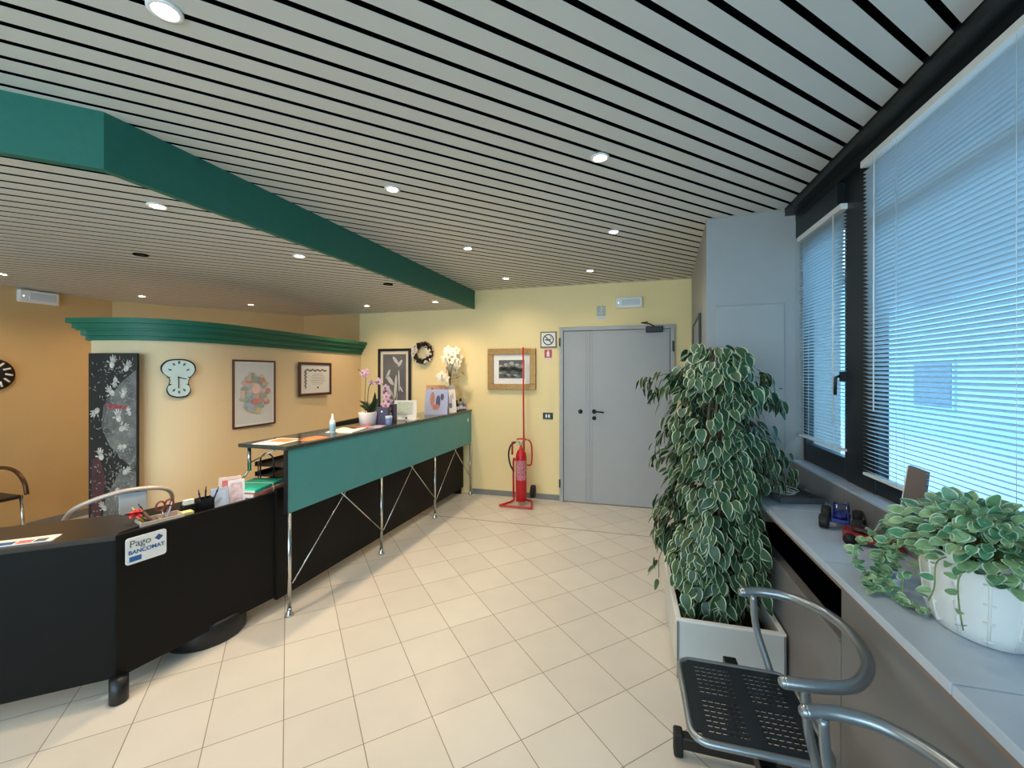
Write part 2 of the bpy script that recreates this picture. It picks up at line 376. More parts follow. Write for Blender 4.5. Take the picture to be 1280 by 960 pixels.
def blind(name, x, y0, y1, z0, z1, label, tilt=27, pitch=.0188, wand=None):
    b = thing(name, (x, y0, z0), label, 'blind')
    L = y1-y0; H_ = z1-z0
    MB().box(-.02, .02, 0, L, H_-.03, H_).build('headrail', M_white, b, bevel=.002)
    mb = MB(); n = int((H_-.045)/pitch)
    ca, sa = math.cos(R(tilt)), math.sin(R(tilt))
    for k in range(n):
        zc = .02+k*pitch; prof = []
        for q, bow in ((-1, 0), (-.4, .0016), (.4, .0016), (1, 0)):
            px = q*.0125; prof.append((px*ca+bow*sa, -px*sa+bow*ca))
        vs = []
        for yy in (.006, L-.006):
            for px, pz in prof: vs.append((px, yy, zc+pz))
            for px, pz in reversed(prof): vs.append((px, yy, zc+pz-.0006))
        fs = [(i, (i+1) % 8, 8+(i+1) % 8, 8+i) for i in range(8)]
        mb.add(vs, fs)
    mb.build('slats', M_blind, b)
    MB().box(-.012, .012, .004, L-.004, 0, .012).build('bottom_rail', M_white, b, bevel=.002)
    c = 4 if L > 1 else 2; mb = MB()
    for i in range(c):
        yy = L*(.12+.76*i/(c-1)) if L > 1 else L*(.15+.7*i)
        for xx in (-.0135, .0135): mb.tube([(xx, yy, .006), (xx, yy, H_-.03)], .0009, 4)
    mb.build('ladder_cords', M_white, b)
    if wand: MB().tube([(-.028, wand, H_-.03), (-.030, wand, H_-1.15)], .003, 6).build('wand', M_white, b)
    return b
blind('venetian_blind', 1.076, 2.522, 3.09, 1.15, 2.425, 'narrow venetian blind with pale slats on the small window beside the column', tilt=14, wand=.06)
blind('venetian_blind', 1.066, .16, 2.31, 1.082, 2.535, 'wide venetian blind with pale slats covering the large window at right', wand=.12+1.9)
blind('venetian_blind', 1.066, -2.55, .13, 1.082, 2.535, 'wide venetian blind over the window next to the camera')

# outside: street and the facade opposite
struct(MB().box(1.6, 30, -25, 40, -.6, -.5).build('ground_street', mat('street', (170, 174, 178), .8)))
fb = thing('opposite_building', (9.5, 0, -.5), 'pale building facade seen through the blinds across the street', 'building')
M_fac = mat('facade', (150, 190, 214), .8, var=.03, scale=.5); M_fw = mat('facade_window', (70, 100, 125), .2)
MB().box(0, 3, -20, 34, 0, 6.2).build('wall', M_fac, fb)
for i in range(12):
    for z in (.9, 4.1):
        y = -18+i*4.2; f = MB().box(-.06, .05, y, y+1.9, z, z+1.6).build('window', M_fac, fb)
        MB().box(-.08, -.055, y+.1, y+1.8, z+.1, z+1.5).build('pane', M_fw, f)
MB().box(-.5, 3.2, -20.2, 34.2, 6.2, 6.5).build('roof', M_base, fb)

# ------------------------------------------------------------------ downlights
def downlight(x, y, z, on, color, power, label, size=.033):
    t = thing('downlight', (x, y, z), label, 'downlight', group='ceiling downlights')
    MB().lathe([(size+.012, -.001), (size+.012, -.006), (size, -.008), (size-.004, -.001), (size-.004, .012), (size+.012, .012)], seg=24).build('ring', M_white if on else M_dark, t)
    if on:
        hexc = tuple(int(255*c**(1/2.2)) for c in color)
        m = mat('lamp_glow_%d_%d' % (hexc[1], hexc[2]), (255, 255, 255), emit=hexc, es=40, var=0)
        MB().lathe([(.001, -.0065), (size-.006, -.0045), (size-.004, .004), (.001, .004)], seg=20).build('lamp_lens', m, t)
        s = lamp('spot', 'SPOT', (0, 0, -.02), (0, 0, 0), power, color, spot_size=R(150), spot_blend=1.0, shadow_soft_size=.035)
        s.parent = t
    else:
        MB().lathe([(.001, -.003), (size-.005, -.003), (size-.005, .004), (.001, .004)], seg=20).build('lamp_lens', M_blackp, t)
names = ['first lit ceiling downlight at top left, nearest the camera', 'bright downlight in the white ceiling between green fascia and room centre', 'lit downlight of the white ceiling above the middle of the counter', 'farthest lit downlight of the white ceiling, above the framed gold picture']
for (y, lb) in zip((.915, 2.15, 3.34, 4.5), names): downlight(-1.31, y, ZC, True, NEUTRAL, 20, lb)
downlight(-.13, 2.11, ZC, True, NEUTRAL, 20, 'lit downlight in the white ceiling, nearest one to the window wall')
downlight(-.10, 3.24, ZC, True, COOL, 13, 'bluish white downlight in front of the grey door')
downlight(-.37, 4.40, ZC, True, NEUTRAL, 12, 'small lit downlight close above the grey door')
for x, y, on, lb in ((-2.264, 1.546, 1, 'warm downlight in the low ceiling just behind the fascia corner'),
                     (-2.25, 2.47, 1, 'warm downlight of the low ceiling above the near end of the counter'),
                     (-5.06, 3.30, 1, 'warm downlight near the kinked corner of the left wall'),
                     (-4.40, 4.05, 1, 'warm downlight behind the cream partition wall'),
                     (-3.10, 4.508, 1, 'warm downlight in front of the far end of the partition'),
                     (-2.16, 4.471, 1, 'warm downlight over the far end of the counter'),
                     (-5.067, 2.25, 1, 'warm downlight at the left edge beside the emergency lamp'),
                     (-3.305, 2.148, 0, 'unlit dark downlight in the low ceiling above the desk'),
                     (-2.162, 3.473, 0, 'unlit dark downlight above the middle of the counter')):
    downlight(x, y, ZC2, on, WARM, (20 if x < -2.4 else 62 if y < 4 else 34), lb)

# ------------------------------------------------------------------ reception counter (high part)
cdir = math.degrees(math.atan2(2.866, .144))-90
ct = thing('reception_counter', (-2.086, 2.20, 0), 'long high reception counter with green front panel on chrome legs', 'counter', cdir)
CL = 2.872
MB().box(-.40, .012, -.03, CL, 1.062, 1.087).build('countertop', mat('countertop', (58, 66, 62), .12, var=.15, scale=40), ct, bevel=.004)
MB().box(-.018, .0, -.012, CL, .655, 1.06).build('front_panel', M_teal, ct, bevel=.002)
MB().box(-.022, .004, -.02, -.010, .655, 1.06).build('end_strip', M_blackp, ct)
MB().box(-.125, -.10, .0, CL-.03, .085, .80).build('lower_panel', M_black, ct)
MB().box(-.60, -.126, .05, CL-.03, .70, .73).build('worktop', M_black, ct)
MB().box(-.60, -.126, CL-.06, CL-.03, .0, .70).build('side_panel', M_black, ct)
MB().tube([(-.36, .02, .90), (-.36, .02, 1.062)], .012, 8).build('post', M_chrome, ct)
MB().tube([(-.36, .02, .95), (-.14, .02, 1.05)], .005, 8).build('brace', M_chrome, ct)
MB().tube([(-.36, .02, .905), (-.46, .02, .79)], .006, 8).build('brace', M_chrome, ct)
ys = [0.004, .97, 1.91, 2.845]
for i, y in enumerate(ys):
    mb = MB().tube([(0, y, .02), (0, y, .655)], .0125, 12); mb.lathe([(.0, 0), (.026, 0), (.026, .012), (.015, .03), (.014, .05)], (0, y, 0), 16); mb.build('leg', M_chrome, ct)
for a, b in zip(ys[:-1], ys[1:]):
    m_ = (a+b)/2
    MB().tube([(.012, a+.012, .205), (.012, m_+.03, .668)], .005, 8).build('brace', M_chrome, ct)
    MB().tube([(.017, b-.012, .205), (.017, m_-.03, .668)], .005, 8).build('brace', M_chrome, ct)
MB().box(.0, .002, CL-.12, CL-.09, .94, .985).build('socket_plate', M_white, ct)
# low desk
dk = thing('reception_desk', (-2.338, 1.414, 0), 'low black reception desk with angled front left of the counter', 'desk')
def dl(p): return (p[0]+2.338, p[1]-1.414)
Cn = (0, 0); Rt = dl((-2.190, 2.27)); Lf = dl((-3.55, .395))
def strip(a, b, t0, t1): # offsets to the left side of a->b
    d = Vector((b[0]-a[0], b[1]-a[1])).normalized(); n = Vector((-d.y, d.x))
    return [(a[0]+n.x*t0, a[1]+n.y*t0), (b[0]+n.x*t0, b[1]+n.y*t0), (b[0]+n.x*t1, b[1]+n.y*t1), (a[0]+n.x*t1, a[1]+n.y*t1)]
MB().prism(strip(Cn, Rt, 0, .025), .10, .78).build('front_panel', M_black, dk, bevel=.002)
MB().prism(strip(Lf, Cn, .012, .035), .10, .758).build('front_panel', M_black, dk, bevel=.002)
MB().prism([Lf, Cn, (-.03, .03), (-.06, .20), (-.34, .22), (Lf[0]-.24, Lf[1]+.26)], .758, .782).build('desktop', mat('desk_brown_black', (50, 42, 36), .3), dk, bevel=.003)
MB().prism([(-.035, .035), (Rt[0]-.03, Rt[1]), (Rt[0]-.47, Rt[1]+.02), (-.47, .33), (-.34, .20)], .71, .735).build('worktop', M_black, dk)
mb = MB().tube([(.03-.04, -.02, 0), (.03-.04, -.02, .78)], .001, 8); 
MB().lathe([(.033, 0), (.036, .004), (.036, .115)], (.02, .0, 0), 20).build('leg', M_blackp, dk)
MB().lathe([(.20, 0), (.205, .01), (.205, .12), (.19, .13)], (-.10, .52, 0), 40).build('drum_foot', M_blackp, dk)
# payment sign hanging on the desk front
sg_a = math.degrees(math.atan2(Rt[1], Rt[0]))
sg = thing('payment_sign', (-2.338+.012, 1.414+.02, .62), 'white rounded payment sign with grey and blue lettering on the black desk front', 'sign', sg_a)
M_blue = mat('print_blue', (40, 98, 160), .5, var=0); M_dgrey = mat('print_grey', (96, 100, 110), .5, var=0)
mb = MB(); cx = .092; hw, hh, rr = .083, .064, .012; P = []
for qx, qz, a0 in ((1, -1, -90), (1, 1, 0), (-1, 1, 90), (-1, -1, 180)): P += arc(cx+qx*(hw-rr), .07+qz*(hh-rr), rr, a0, a0+90, 4)
mb.plate(P, -.008, -.002); mb.build('board', M_white, sg)
text('lettering', 'Pago', .046, (.066, -.009, .088), M_dgrey, sg)
text('lettering', 'BANCOMAT', .0265, (.092, -.009, .054), M_blue, sg, bold=.0006)
MB().plate([(.142, .118), (.160, .102), (.142, .086), (.124, .102)][::-1], -.0095, -.0085).build('emblem', mat('print_navy', (60, 80, 130), .5, var=0), sg)
MB().box(.022, .07, -.0095, -.0085, .018, .042).build('emblem', M_blue, sg)

# ------------------------------------------------------------------ fittings on the back wall
def picture(name, loc, rz, wdt, hgt, fw, fd, mfr, label, mats, draw, matw=0, matm=None, glass_=False):
    t = thing(name, loc, label, 'picture', rz)     # origin: lower left corner at the wall
    mb = MB(); mb.box(0, wdt, -fd, -.002, 0, fw); mb.box(0, wdt, -fd, -.002, hgt-fw, hgt); mb.box(0, fw, -fd, -.002, fw, hgt-fw); mb.box(wdt-fw, wdt, -fd, -.002, fw, hgt-fw)
    mb.build('frame', mfr, t, bevel=min(.004, fw/4))
    if matw: MB().box(fw, wdt-fw, -fd*.5, -.003, fw, hgt-fw).build('mount', matm or M_paper, t)
    mb = MB(); a = fw+matw; mb.box(a, wdt-a, -fd*.5-.002, -.004, a, hgt-a)
    draw(mb, a, a, wdt-2*a, hgt-2*a, -fd*.5-.0025); mb.build('print', mats, t)
    return t
def blob(mb, x, z, rx, rz_, y, mi, n=14, rot=0, j=.12):
    P = []
    for k in range(n):
        a = 2*math.pi*k/n; q = 1+random.uniform(-j, j); px, pz = rx*math.cos(a)*q, rz_*math.sin(a)*q
        P.append((x+px*math.cos(rot)-pz*math.sin(rot), z+px*math.sin(rot)+pz*math.cos(rot)))
    mb.plate(P, y-.0004*mi, y+.001, mi)
# gilt-framed engraving
def landscape(mb, x, z, w, h, y):
    for i in range(9): blob(mb, x+w*(.08+.84*i/8), z+h*random.uniform(.55, .85), w*.09, h*.10, y, 1+i % 2)
    for i in range(9): blob(mb, x+w*(.1+.8*i/8), z+h*random.uniform(.40, .55), w*.08, h*.12, y, 3)
    for i in range(10): blob(mb, x+w*(.08+.84*i/9), z+h*random.uniform(.1, .35), w*.09, h*.05, y, 1+i % 3)
picture('gilt_framed_picture', (-1.715, YB, 1.345), 0, .625, .52, .075, .035, M_gold, 'black and white landscape print in a wide gilded frame beside the fire extinguisher',
        [mat('ink_mid', (92, 92, 88), .6), mat('ink_light', (170, 170, 160), .6), mat('ink_grey', (125, 125, 118), .6), mat('ink_dark', (52, 54, 50), .6)], landscape, .07, M_paper)
# calla lilies
def lilies(mb, x, z, w, h, y):
    for cx_, cz, L, wd_, a in ((.55, .88, .22, .09, -.9), (.75, .83, .18, .08, 1.0), (.22, .62, .24, .07, 1.1), (.32, .50, .26, .12, -.9), (.28, .32, .25, .06, -1.1), (.55, .38, .55, .08, 1.5), (.70, .50, .5, .05, 1.6), (.78, .35, .2, .05, -1.0), (.45, .20, .3, .02, 1.9), (.60, .15, .3, .02, 1.5)):
        blob(mb, x+cx_*w, z+cz*h, L*h*.42, wd_*w*.7, y, 1, rot=a, j=.05)
picture('lily_picture', (-3.31, YB, 1.02), 0, .50, .87, .035, .03, mat('black_frame', (28, 20, 18), .35), 'black framed picture of pale lilies on grey, left of the wreath',
        [mat('photo_grey', (104, 104, 104), .5, var=.25, scale=4), mat('photo_white', (206, 204, 198), .6)], lilies, .04, mat('ivory_mount', (232, 218, 196), .6))
# wreath
wr = thing('wreath', (-2.62, YB-.01, 1.825), 'round dried wreath of dark twigs and white flowers between the lilies and the orchid', 'wreath')
mb = MB()
for k in range(190):
    a = random.uniform(0, 2*math.pi); rr_ = .115+random.uniform(-.03, .03); a2 = a+random.uniform(.3, .7)
    r2 = .115+random.uniform(-.035, .045)
    mb.tube([(rr_*math.cos(a), -.02-random.random()*.035, rr_*math.sin(a)), (r2*math.cos(a2), -.02-random.random()*.035, r2*math.sin(a2))], .006, 5)
mb.build('twigs', mat('dark_twig', (44, 34, 28), .8), wr)
mb = MB()
for k in range(46):
    a = random.choice([random.uniform(-1.2, .7), random.uniform(2.4, 3.5)]); rr_ = .11+random.uniform(-.035, .03)
    mb.leaf((rr_*math.cos(a), -.055, rr_*math.sin(a)), (random.uniform(-1, 1), -.4, random.uniform(-1, 1)), (0, -1, 0), .040, .026)
mb.build('flowers', mat('dried_white', (226, 214, 196), .8), wr)
# signs and switches
t = thing('no_smoking_sign', (-1.035, YB, 1.87), 'square no-smoking sign with brown frame left of the door', 'sign')
MB().box(0, .20, -.012, 0, 0, .195).build('frame', M_brown, t, bevel=.002)
MB().box(.012, .188, -.014, -.011, .012, .183).build('board', M_paper, t)
mb = MB(); mb.tube([(.1+.062*math.cos(a*math.pi/18), -.015, .0975+.062*math.sin(a*math.pi/18)) for a in range(36)], .006, 6, closed=True)
mb.tube([(.058, -.015, .14), (.142, -.015, .055)], .005, 6); mb.box(.06, .125, -.0165, -.014, .088, .102); mb.tube([(.13, -.015, .1), (.138, -.015, .125), (.125, -.015, .14)], .003, 5)
mb.build('symbol', M_blackp, t)
t = thing('extinguisher_sign', (-.985, YB, 1.745), 'small red and white extinguisher sign under the no-smoking sign', 'sign')
MB().box(0, .092, -.004, 0, 0, .1).build('board', M_red, t)
mb = MB(); mb.box(.03, .062, -.006, -.003, .015, .07); mb.box(.038, .055, -.006, -.003, .07, .088); mb.build('symbol', M_paper, t)
MB().box(.0, .092, -.004, 0, -.018, -.004).build('caption_strip', M_paper, t)
t = thing('exit_sign', (-.352, YB, 2.19), 'pale exit pictogram sign with a running figure above the door', 'sign')
MB().box(0, .105, -.005, 0, .045, .165).build('board', mat('sign_grey', (176, 186, 178), .5), t)
mb = MB(); blob(mb, .058, .142, .009, .009, -.006, 0, j=0); mb.tube([(.055, -.006, .128), (.05, -.006, .098), (.064, -.006, .08), (.055, -.006, .058)], .006, 6); mb.tube([(.05, -.006, .098), (.034, -.006, .078), (.022, -.006, .078)], .006, 6); mb.tube([(.035, -.006, .105), (.054, -.006, .122), (.075, -.006, .108)], .004, 6)
mb.build('symbol', M_white, t)
MB().box(.0, .105, -.005, 0, 0, .038).build('caption_plate', M_paper, t)
text('lettering', 'USCITA', .026, (.052, -.006, .010), M_dgrey, t)
def emergency(loc, rz, label):
    t = thing('emergency_light', loc, label, 'emergency light', rz)
    MB().box(0, .30, -.055, 0, 0, .125).build('housing', M_white, t, bevel=.012, bseg=3)
    MB().box(.07, .27, -.060, -.05, .03, .095).build('diffuser', mat('frosted', (205, 214, 220), .25), t, bevel=.006)
    MB().ball((.03, -.056, .06), .006, 8, 6).build('indicator', mat('led', (180, 220, 240), .3, emit=(190, 230, 255), es=2, var=0), t)
emergency((-.13, YB, 2.315), 0, 'white emergency light box on the wall above the grey door')
emergency((XL, 2.64, 2.25), 90, 'white emergency light box high on the ochre wall at far left')
tag(MB().box(-.006, .006, -.01, 0, 0, .18).build('conduit', M_yellow, loc=(-.0, YB, 2.44)), 'short painted cable duct from the ceiling to the emergency light', 'conduit')
t = thing('light_switch', (-1.005, YB, .988), 'black switch plate with two white rockers left of the door', 'switch')
MB().box(0, .125, -.010, 0, 0, .08).build('plate', M_blackp, t, bevel=.004)
for x in (.034, .068): MB().box(x, x+.022, -.014, -.009, .02, .06).build('rocker', M_white, t)
# fire extinguisher on its stand
ex = thing('fire_extinguisher', (-1.21, 4.80, 0), 'tall red fire extinguisher standing in a red tube stand by the yellow wall', 'fire extinguisher')
MB().lathe([(.0, .045), (.060, .045), (.065, .06), (.065, .56), (.060, .60), (.045, .635), (.022, .66), (.017, .70)], (0, 0, 0), 28).build('cylinder', M_red, ex)
mb = MB(); 
lab = [(.0655*math.sin(R(a)), -.0655*math.cos(R(a))) for a in range(-75, 76, 10)]
vs = [(x, y, .30) for x, y in lab]+[(x, y, .53) for x, y in lab]; n = len(lab)
MB().add(vs, [(i, i+1, n+i+1, n+i) for i in range(n-1)], 0, True).build('label', mat('label_print', (196, 120, 130), .5, var=.45, scale=45), ex)
mb = MB().lathe([(.012, .70), (.02, .705), (.02, .74), (.008, .745)], (0, 0, 0), 14); mb.tube([(0, 0, .735), (-.05, -.01, .745), (-.10, -.01, .74)], .007, 8); mb.tube([(0, 0, .745), (.07, -.03, .77), (.12, -.05, .79)], .004, 6)
mb.build('valve', M_chrome, ex)
MB().tube(smooth_path([(-.06, 0, .74), (-.12, -.02, .70), (-.145, -.03, .60), (-.12, -.05, .48), (-.07, -.06, .40)]), .010, 8).build('hose', M_cable, ex)
MB().tube([(-.105, -.01, .74), (-.105, -.012, .59)], .012, 8).build('horn', M_red, ex)
st = [(-.11, .06, .50), (-.11, .06, .12), (-.11, .05, .03), (-.20, -.12, .02), (-.19, -.15, .02), (.13, -.15, .02), (.15, -.12, .02), (.12, .05, .02), (.10, .07, .03), (.02, .08, .04)]
MB().tube(smooth_path([(-.03, .07, .52), (-.09, .07, .51)]+st, 5), .012, 10).build('stand', M_red, ex)
MB().tube(smooth_path([(.06, .06, .46), (.11, .04, .47), (.125, .02, .54), (.125, .02, .66), (.11, .02, .74), (.06, .02, .77), (-.02, .02, .775), (-.06, .02, .765)], 5), .009, 8).build('handle', M_red, ex)
MB().tube([(.02, .10, .02), (.0, .12, 1.0), (-.01, .14, 1.87)], .0105, 10).build('pole', M_red, ex)
mb = MB().tube([(.10, .10, .14), (.145, .10, .14)], .075, 20); mb.build('wheel', M_cable, ex)

# ------------------------------------------------------------------ pictures and clock on the partition
M_pframe = mat('mahogany', (84, 40, 34), .35, var=.15, scale=30)
def bouquet(mb, x, z, w, h, y):
    for k in range(130):
        a = random.uniform(0, 6.28); q = math.sqrt(random.random())
        blob(mb, x+w*(.5+.36*q*math.cos(a)), z+h*(.50+.33*q*math.sin(a)), w*random.uniform(.04, .10), w*random.uniform(.03, .09), y-.00006*k, 1+k % 6, 9, j=.3)
    blob(mb, x+w*.5, z+h*.58, w*.13, w*.12, y-.009, 7); blob(mb, x+w*.48, z+h*.36, w*.09, w*.08, y-.009, 8)
picture('flower_picture', (-3.49, 3.01, 1.04), 90, .48, .64, .016, .02, M_pframe, 'tall framed watercolour of a flower bouquet on the partition wall',
        [mat('wash_paper', (222, 222, 220), .6, var=.03), mat('wash_green', (176, 188, 166), .7), mat('wash_ochre', (212, 202, 156), .7), mat('wash_pink', (224, 190, 180), .7), mat('wash_rose', (208, 150, 146), .7), mat('wash_teal', (152, 176, 168), .7), mat('wash_blue', (180, 192, 210), .7), mat('wash_blush', (240, 206, 196), .7), mat('wash_red', (214, 140, 134), .7)], bouquet, .02, M_paper)
def diploma(mb, x, z, w, h, y):
    for k in range(26): blob(mb, x+w*(.12+.8*k/25), z+h*(.88+.03*math.sin(k)), w*.03, h*.035, y, 1+k % 2, 8, j=.3)
    for k in range(26): blob(mb, x+w*(.10+.02*math.sin(k*1.3)), z+h*(.12+.74*k/25), w*(.02+.02*k/25), h*.035, y, 1+k % 2, 8, j=.3)
    for k, (a, b) in enumerate(((.42, .78), (.35, .82), (.32, .88), (.36, .85), (.30, .92), (.34, .84), (.38, .80))):
        n = 14
        for j in range(n):
            xx = x+w*(a+(b-a)*j/n); mb.box(xx, xx+w*(b-a)/n*random.uniform(.4, .85), y-.0008, y+.001, z+h*(.72-.075*k), z+h*(.735-.075*k), 1)
    blob(mb, x+w*.58, z+h*.12, w*.03, w*.03, y, 1)
picture('framed_diploma', (-3.52, 3.84, 1.295), 90, .525, .385, .03, .022, M_pframe, 'framed diploma with ornate border hanging right of the flower watercolour',
        [M_paper, mat('ink', (70, 66, 70), .6), mat('ink2', (130, 124, 126), .6)], diploma, .03, M_paper)
# wavy wall clock
ck = thing('wall_clock', (-3.575, 2.60, 1.35), 'white wavy-edged clock with dark rim on the curved partition', 'clock', 58)
out = smooth_path([(-.01, 0, .0), (-.075, 0, .02), (-.10, 0, .07), (-.075, 0, .13), (-.085, 0, .17), (-.135, 0, .21), (-.145, 0, .26), (-.10, 0, .305), (-.02, 0, .32), (.07, 0, .315), (.135, 0, .28), (.145, 0, .22), (.10, 0, .165), (.085, 0, .12), (.105, 0, .06), (.07, 0, .01), (-.01, 0, .0)], 4)[:-1]
P = [(p.x*.78, p.z) for p in out][::-1]
MB().plate(P, -.03, 0).build('case', M_blackp, ck, bevel=.002)
P2 = [(x*.91, .16+(z-.16)*.93) for x, z in P]; MB().plate(P2, -.034, -.029).build('dial', mat('dial_white', (206, 222, 214), .4), ck)
mb = MB()
for k in range(12):
    a = k*math.pi/6; r1 = .075; zx = .16 if abs(math.cos(a)) < .5 else .16
    ex_, ez = .074*math.sin(a), .13*math.cos(a)
    mb.tube([(ex_*.8, -.035, .17+ez*.85), (ex_*1.02, -.035, .17+ez*1.02)], .0035, 5)
    mb.tube([(ex_*.8+.008, -.035, .17+ez*.85), (ex_*1.02+.008, -.035, .17+ez*1.02)], .002, 5)
mb.build('hour_marks', M_blackp, ck)
mb = MB(); mb.tube([(0, -.038, .17), (0, -.038, .08)], .003, 6); mb.tube([(0, -.038, .17), (.05, -.038, .155)], .003, 6); mb.ball((0, -.038, .17), .007); mb.build('hands', M_blackp, ck)
# second clock cut by the left edge of the picture
ck = thing('wall_clock', (XL, 2.475, 1.54), 'black clock with bold white marks on the far left wall', 'clock', 90)
mb = MB(); mb.tube([(0, -.03, 0), (0, 0, 0)], .15, 32); mb.build('case', M_blackp, ck)
mb = MB()
for k in range(12):
    a = k*math.pi/6; mb.tube([(.08*math.sin(a-.08), -.032, .08*math.cos(a-.08)), (.13*math.sin(a+.05), -.032, .13*math.cos(a+.05))], .009, 6)
mb.build('hour_marks', M_paper, ck)
mb = MB(); mb.tube([(0, -.036, 0), (.0, -.036, .09)], .004, 6); mb.tube([(0, -.036, 0), (-.06, -.036, -.02)], .004, 6); mb.build('hands', M_white, ck)
# handprint panel
hp = thing('handprint_panel', (-4.07, 2.30, .28), 'tall dark panel covered with white handprints leaning at the partition end', 'artwork', 14)
MB().box(0, .445, -.025, -.002, 0, 1.43).build('board', mat('art_black', (30, 27, 26), .5, var=.4, scale=5), hp, bevel=.002)
mb = MB()
mb.plate([(.10, .0), (.44, .0), (.44, .55), (.30, .52), (.16, .30)], -.0262, -.024, 0)
mb.plate([(.20, .70), (.44, .50), (.44, 1.30), (.30, 1.20), (.14, 1.02), (.12, .85)], -.0262, -.024, 0)
mb.plate([(.03, .05), (.10, .02), (.16, .45), (.10, .62), (.03, .60)], -.0264, -.024, 1)
mb.plate([(.16, 1.0), (.36, .995), (.35, 1.02), (.17, 1.03)], -.0268, -.024, 2)
mb.build('colour_fields', [mat('art_grey', (112, 110, 106), .6, var=.55, scale=9), mat('art_maroon', (84, 44, 50), .6, var=.4, scale=9), mat('art_red', (170, 60, 66), .6)], hp)
def handprint(mb, x, z, s, rot):
    ca, sa = math.cos(rot), math.sin(rot)
    def T(px, pz): return (x+s*(px*ca-pz*sa), z+s*(px*sa+pz*ca))
    mb.plate([T(.4*math.cos(a*math.pi/5)*.9, .45*math.sin(a*math.pi/5)) for a in range(10)], -.0285, -.025)
    for a, L in ((-.55, .95), (-.2, 1.15), (.1, 1.2), (.42, 1.0), (1.2, .85)):
        dx, dz = math.sin(-a), math.cos(a); px, pz = -dz*.09, dx*.09
        b0 = (dx*.48, dz*.48); b1 = (dx*L, dz*L)
        mb.plate([T(b0[0]-px, b0[1]-pz), T(b0[0]+px, b0[1]+pz), T(b1[0]+px*.8, b1[1]+pz*.8), T(b1[0]-px*.8, b1[1]-pz*.8)][::1], -.0285, -.025)
hp.scale = (.87, 1, 1)
mb = MB()
for k in range(420):
    x_ = random.choice((random.uniform(.16, .42), random.uniform(.02, .42))); z_ = random.uniform(.02, 1.38); a_ = random.uniform(0, 3.14); L_ = random.uniform(.006, .03); w_ = random.uniform(.001, .004)
    dx_, dz_ = math.cos(a_)*L_, math.sin(a_)*L_; px_, pz_ = -math.sin(a_)*w_, math.cos(a_)*w_
    mb.plate([(x_-px_, z_-pz_), (x_+dx_-px_, z_+dz_-pz_), (x_+dx_+px_, z_+dz_+pz_), (x_+px_, z_+pz_)], -.0272, -.025)
tag(mb.build('paint_splatter', mat('splatter', (158, 154, 148), .7, var=.3, scale=30), hp), kind='stuff')
M_hand = mat('hand_white', (206, 200, 190), .7, var=.35, scale=30)
for x, z, s, r in ((.22, 1.34, .065, -.2), (.35, 1.31, .06, -.6), (.22, 1.12, .06, .9), (.32, 1.10, .055, -.3), (.08, .98, .06, 2.2), (.28, .92, .065, .2), (.31, .84, .06, -1.2), (.12, .62, .062, .3), (.34, .50, .055, -.9), (.27, .36, .05, 2.6), (.36, .24, .065, -.3), (.15, .22, .055, .8), (.20, .12, .05, -1.5), (.33, .70, .05, 1.7), (.25, 1.22, .05, 3.0), (.38, .96, .045, .4), (.1, .10, .05, .2)):
    mb = MB(); handprint(mb, x, z, s, r); mb.build('handprint', M_hand, hp)
# picture on the side of the column
pc = picture('framed_notice', (.655, 4.55, 1.32), -95.1, .90, .72, .03, .02, mat('dark_frame', (40, 40, 44), .4), 'dark framed notice on the side of the column, half hidden by the tree',
        [mat('notice', (150, 156, 160), .4)], lambda *a: None)

# ------------------------------------------------------------------ things on the counter
CZ = 1.087
def flat_paper(name, x, y, rz, w, l, m, label, cat='leaflet', z=CZ, th=.0012, prt=None, group=None):
    t = thing(name, (x, y, z), label, cat, rz, group)
    MB().box(-w/2, w/2, -l/2, l/2, 0, th).build('sheet', m, t)
    if prt: MB().box(-w*.38, w*.38, -l*.1, l*.4, th*.9, th+.0005).build('print', prt, t)
    return t
M_or = mat('orange_print', (226, 132, 84), .5, var=.2, scale=20); M_pk = mat('pink_print', (214, 120, 120), .5, var=.25, scale=20)
flat_paper('leaflet', -2.29, 2.33, 5, .20, .26, M_paper, 'orange and white leaflet at the near end of the counter', prt=M_or)
flat_paper('leaflet', -2.17, 2.50, -8, .14, .20, M_or, 'orange leaflet lying beside the white one near the counter end')
flat_paper('document', -2.20, 2.93, 12, .21, .29, M_paper, 'white papers beside the spray bottle on the counter', 'paper', th=.006)
flat_paper('brochure', -2.20, 3.11, -20, .10, .21, M_pk, 'pink brochure in front of the orchid pot', 'brochure', th=.006)
flat_paper('brochure', -2.10, 3.20, 15, .10, .18, mat('lilac_print', (190, 180, 200), .5, var=.3, scale=25), 'lilac brochure between the pink one and the purple boxes', 'brochure', th=.004)
t = thing('spray_bottle', (-2.205, 2.76, CZ), 'small white sanitiser bottle with conical cap on the counter', 'bottle')
MB().lathe([(.02, 0), (.022, .004), (.022, .085), (.018, .10), (.012, .108)], seg=20).build('body', mat('bottle_white', (220, 230, 235), .25), t)
MB().lathe([(.013, .105), (.013, .118), (.008, .125), (.005, .15)], seg=16).build('cap', M_white, t)
MB().lathe([(.0224, .02), (.0226, .022), (.0226, .07), (.0224, .072)], seg=20).build('label', mat('pale_blue_label', (150, 190, 205), .5, var=.2, scale=60), t)
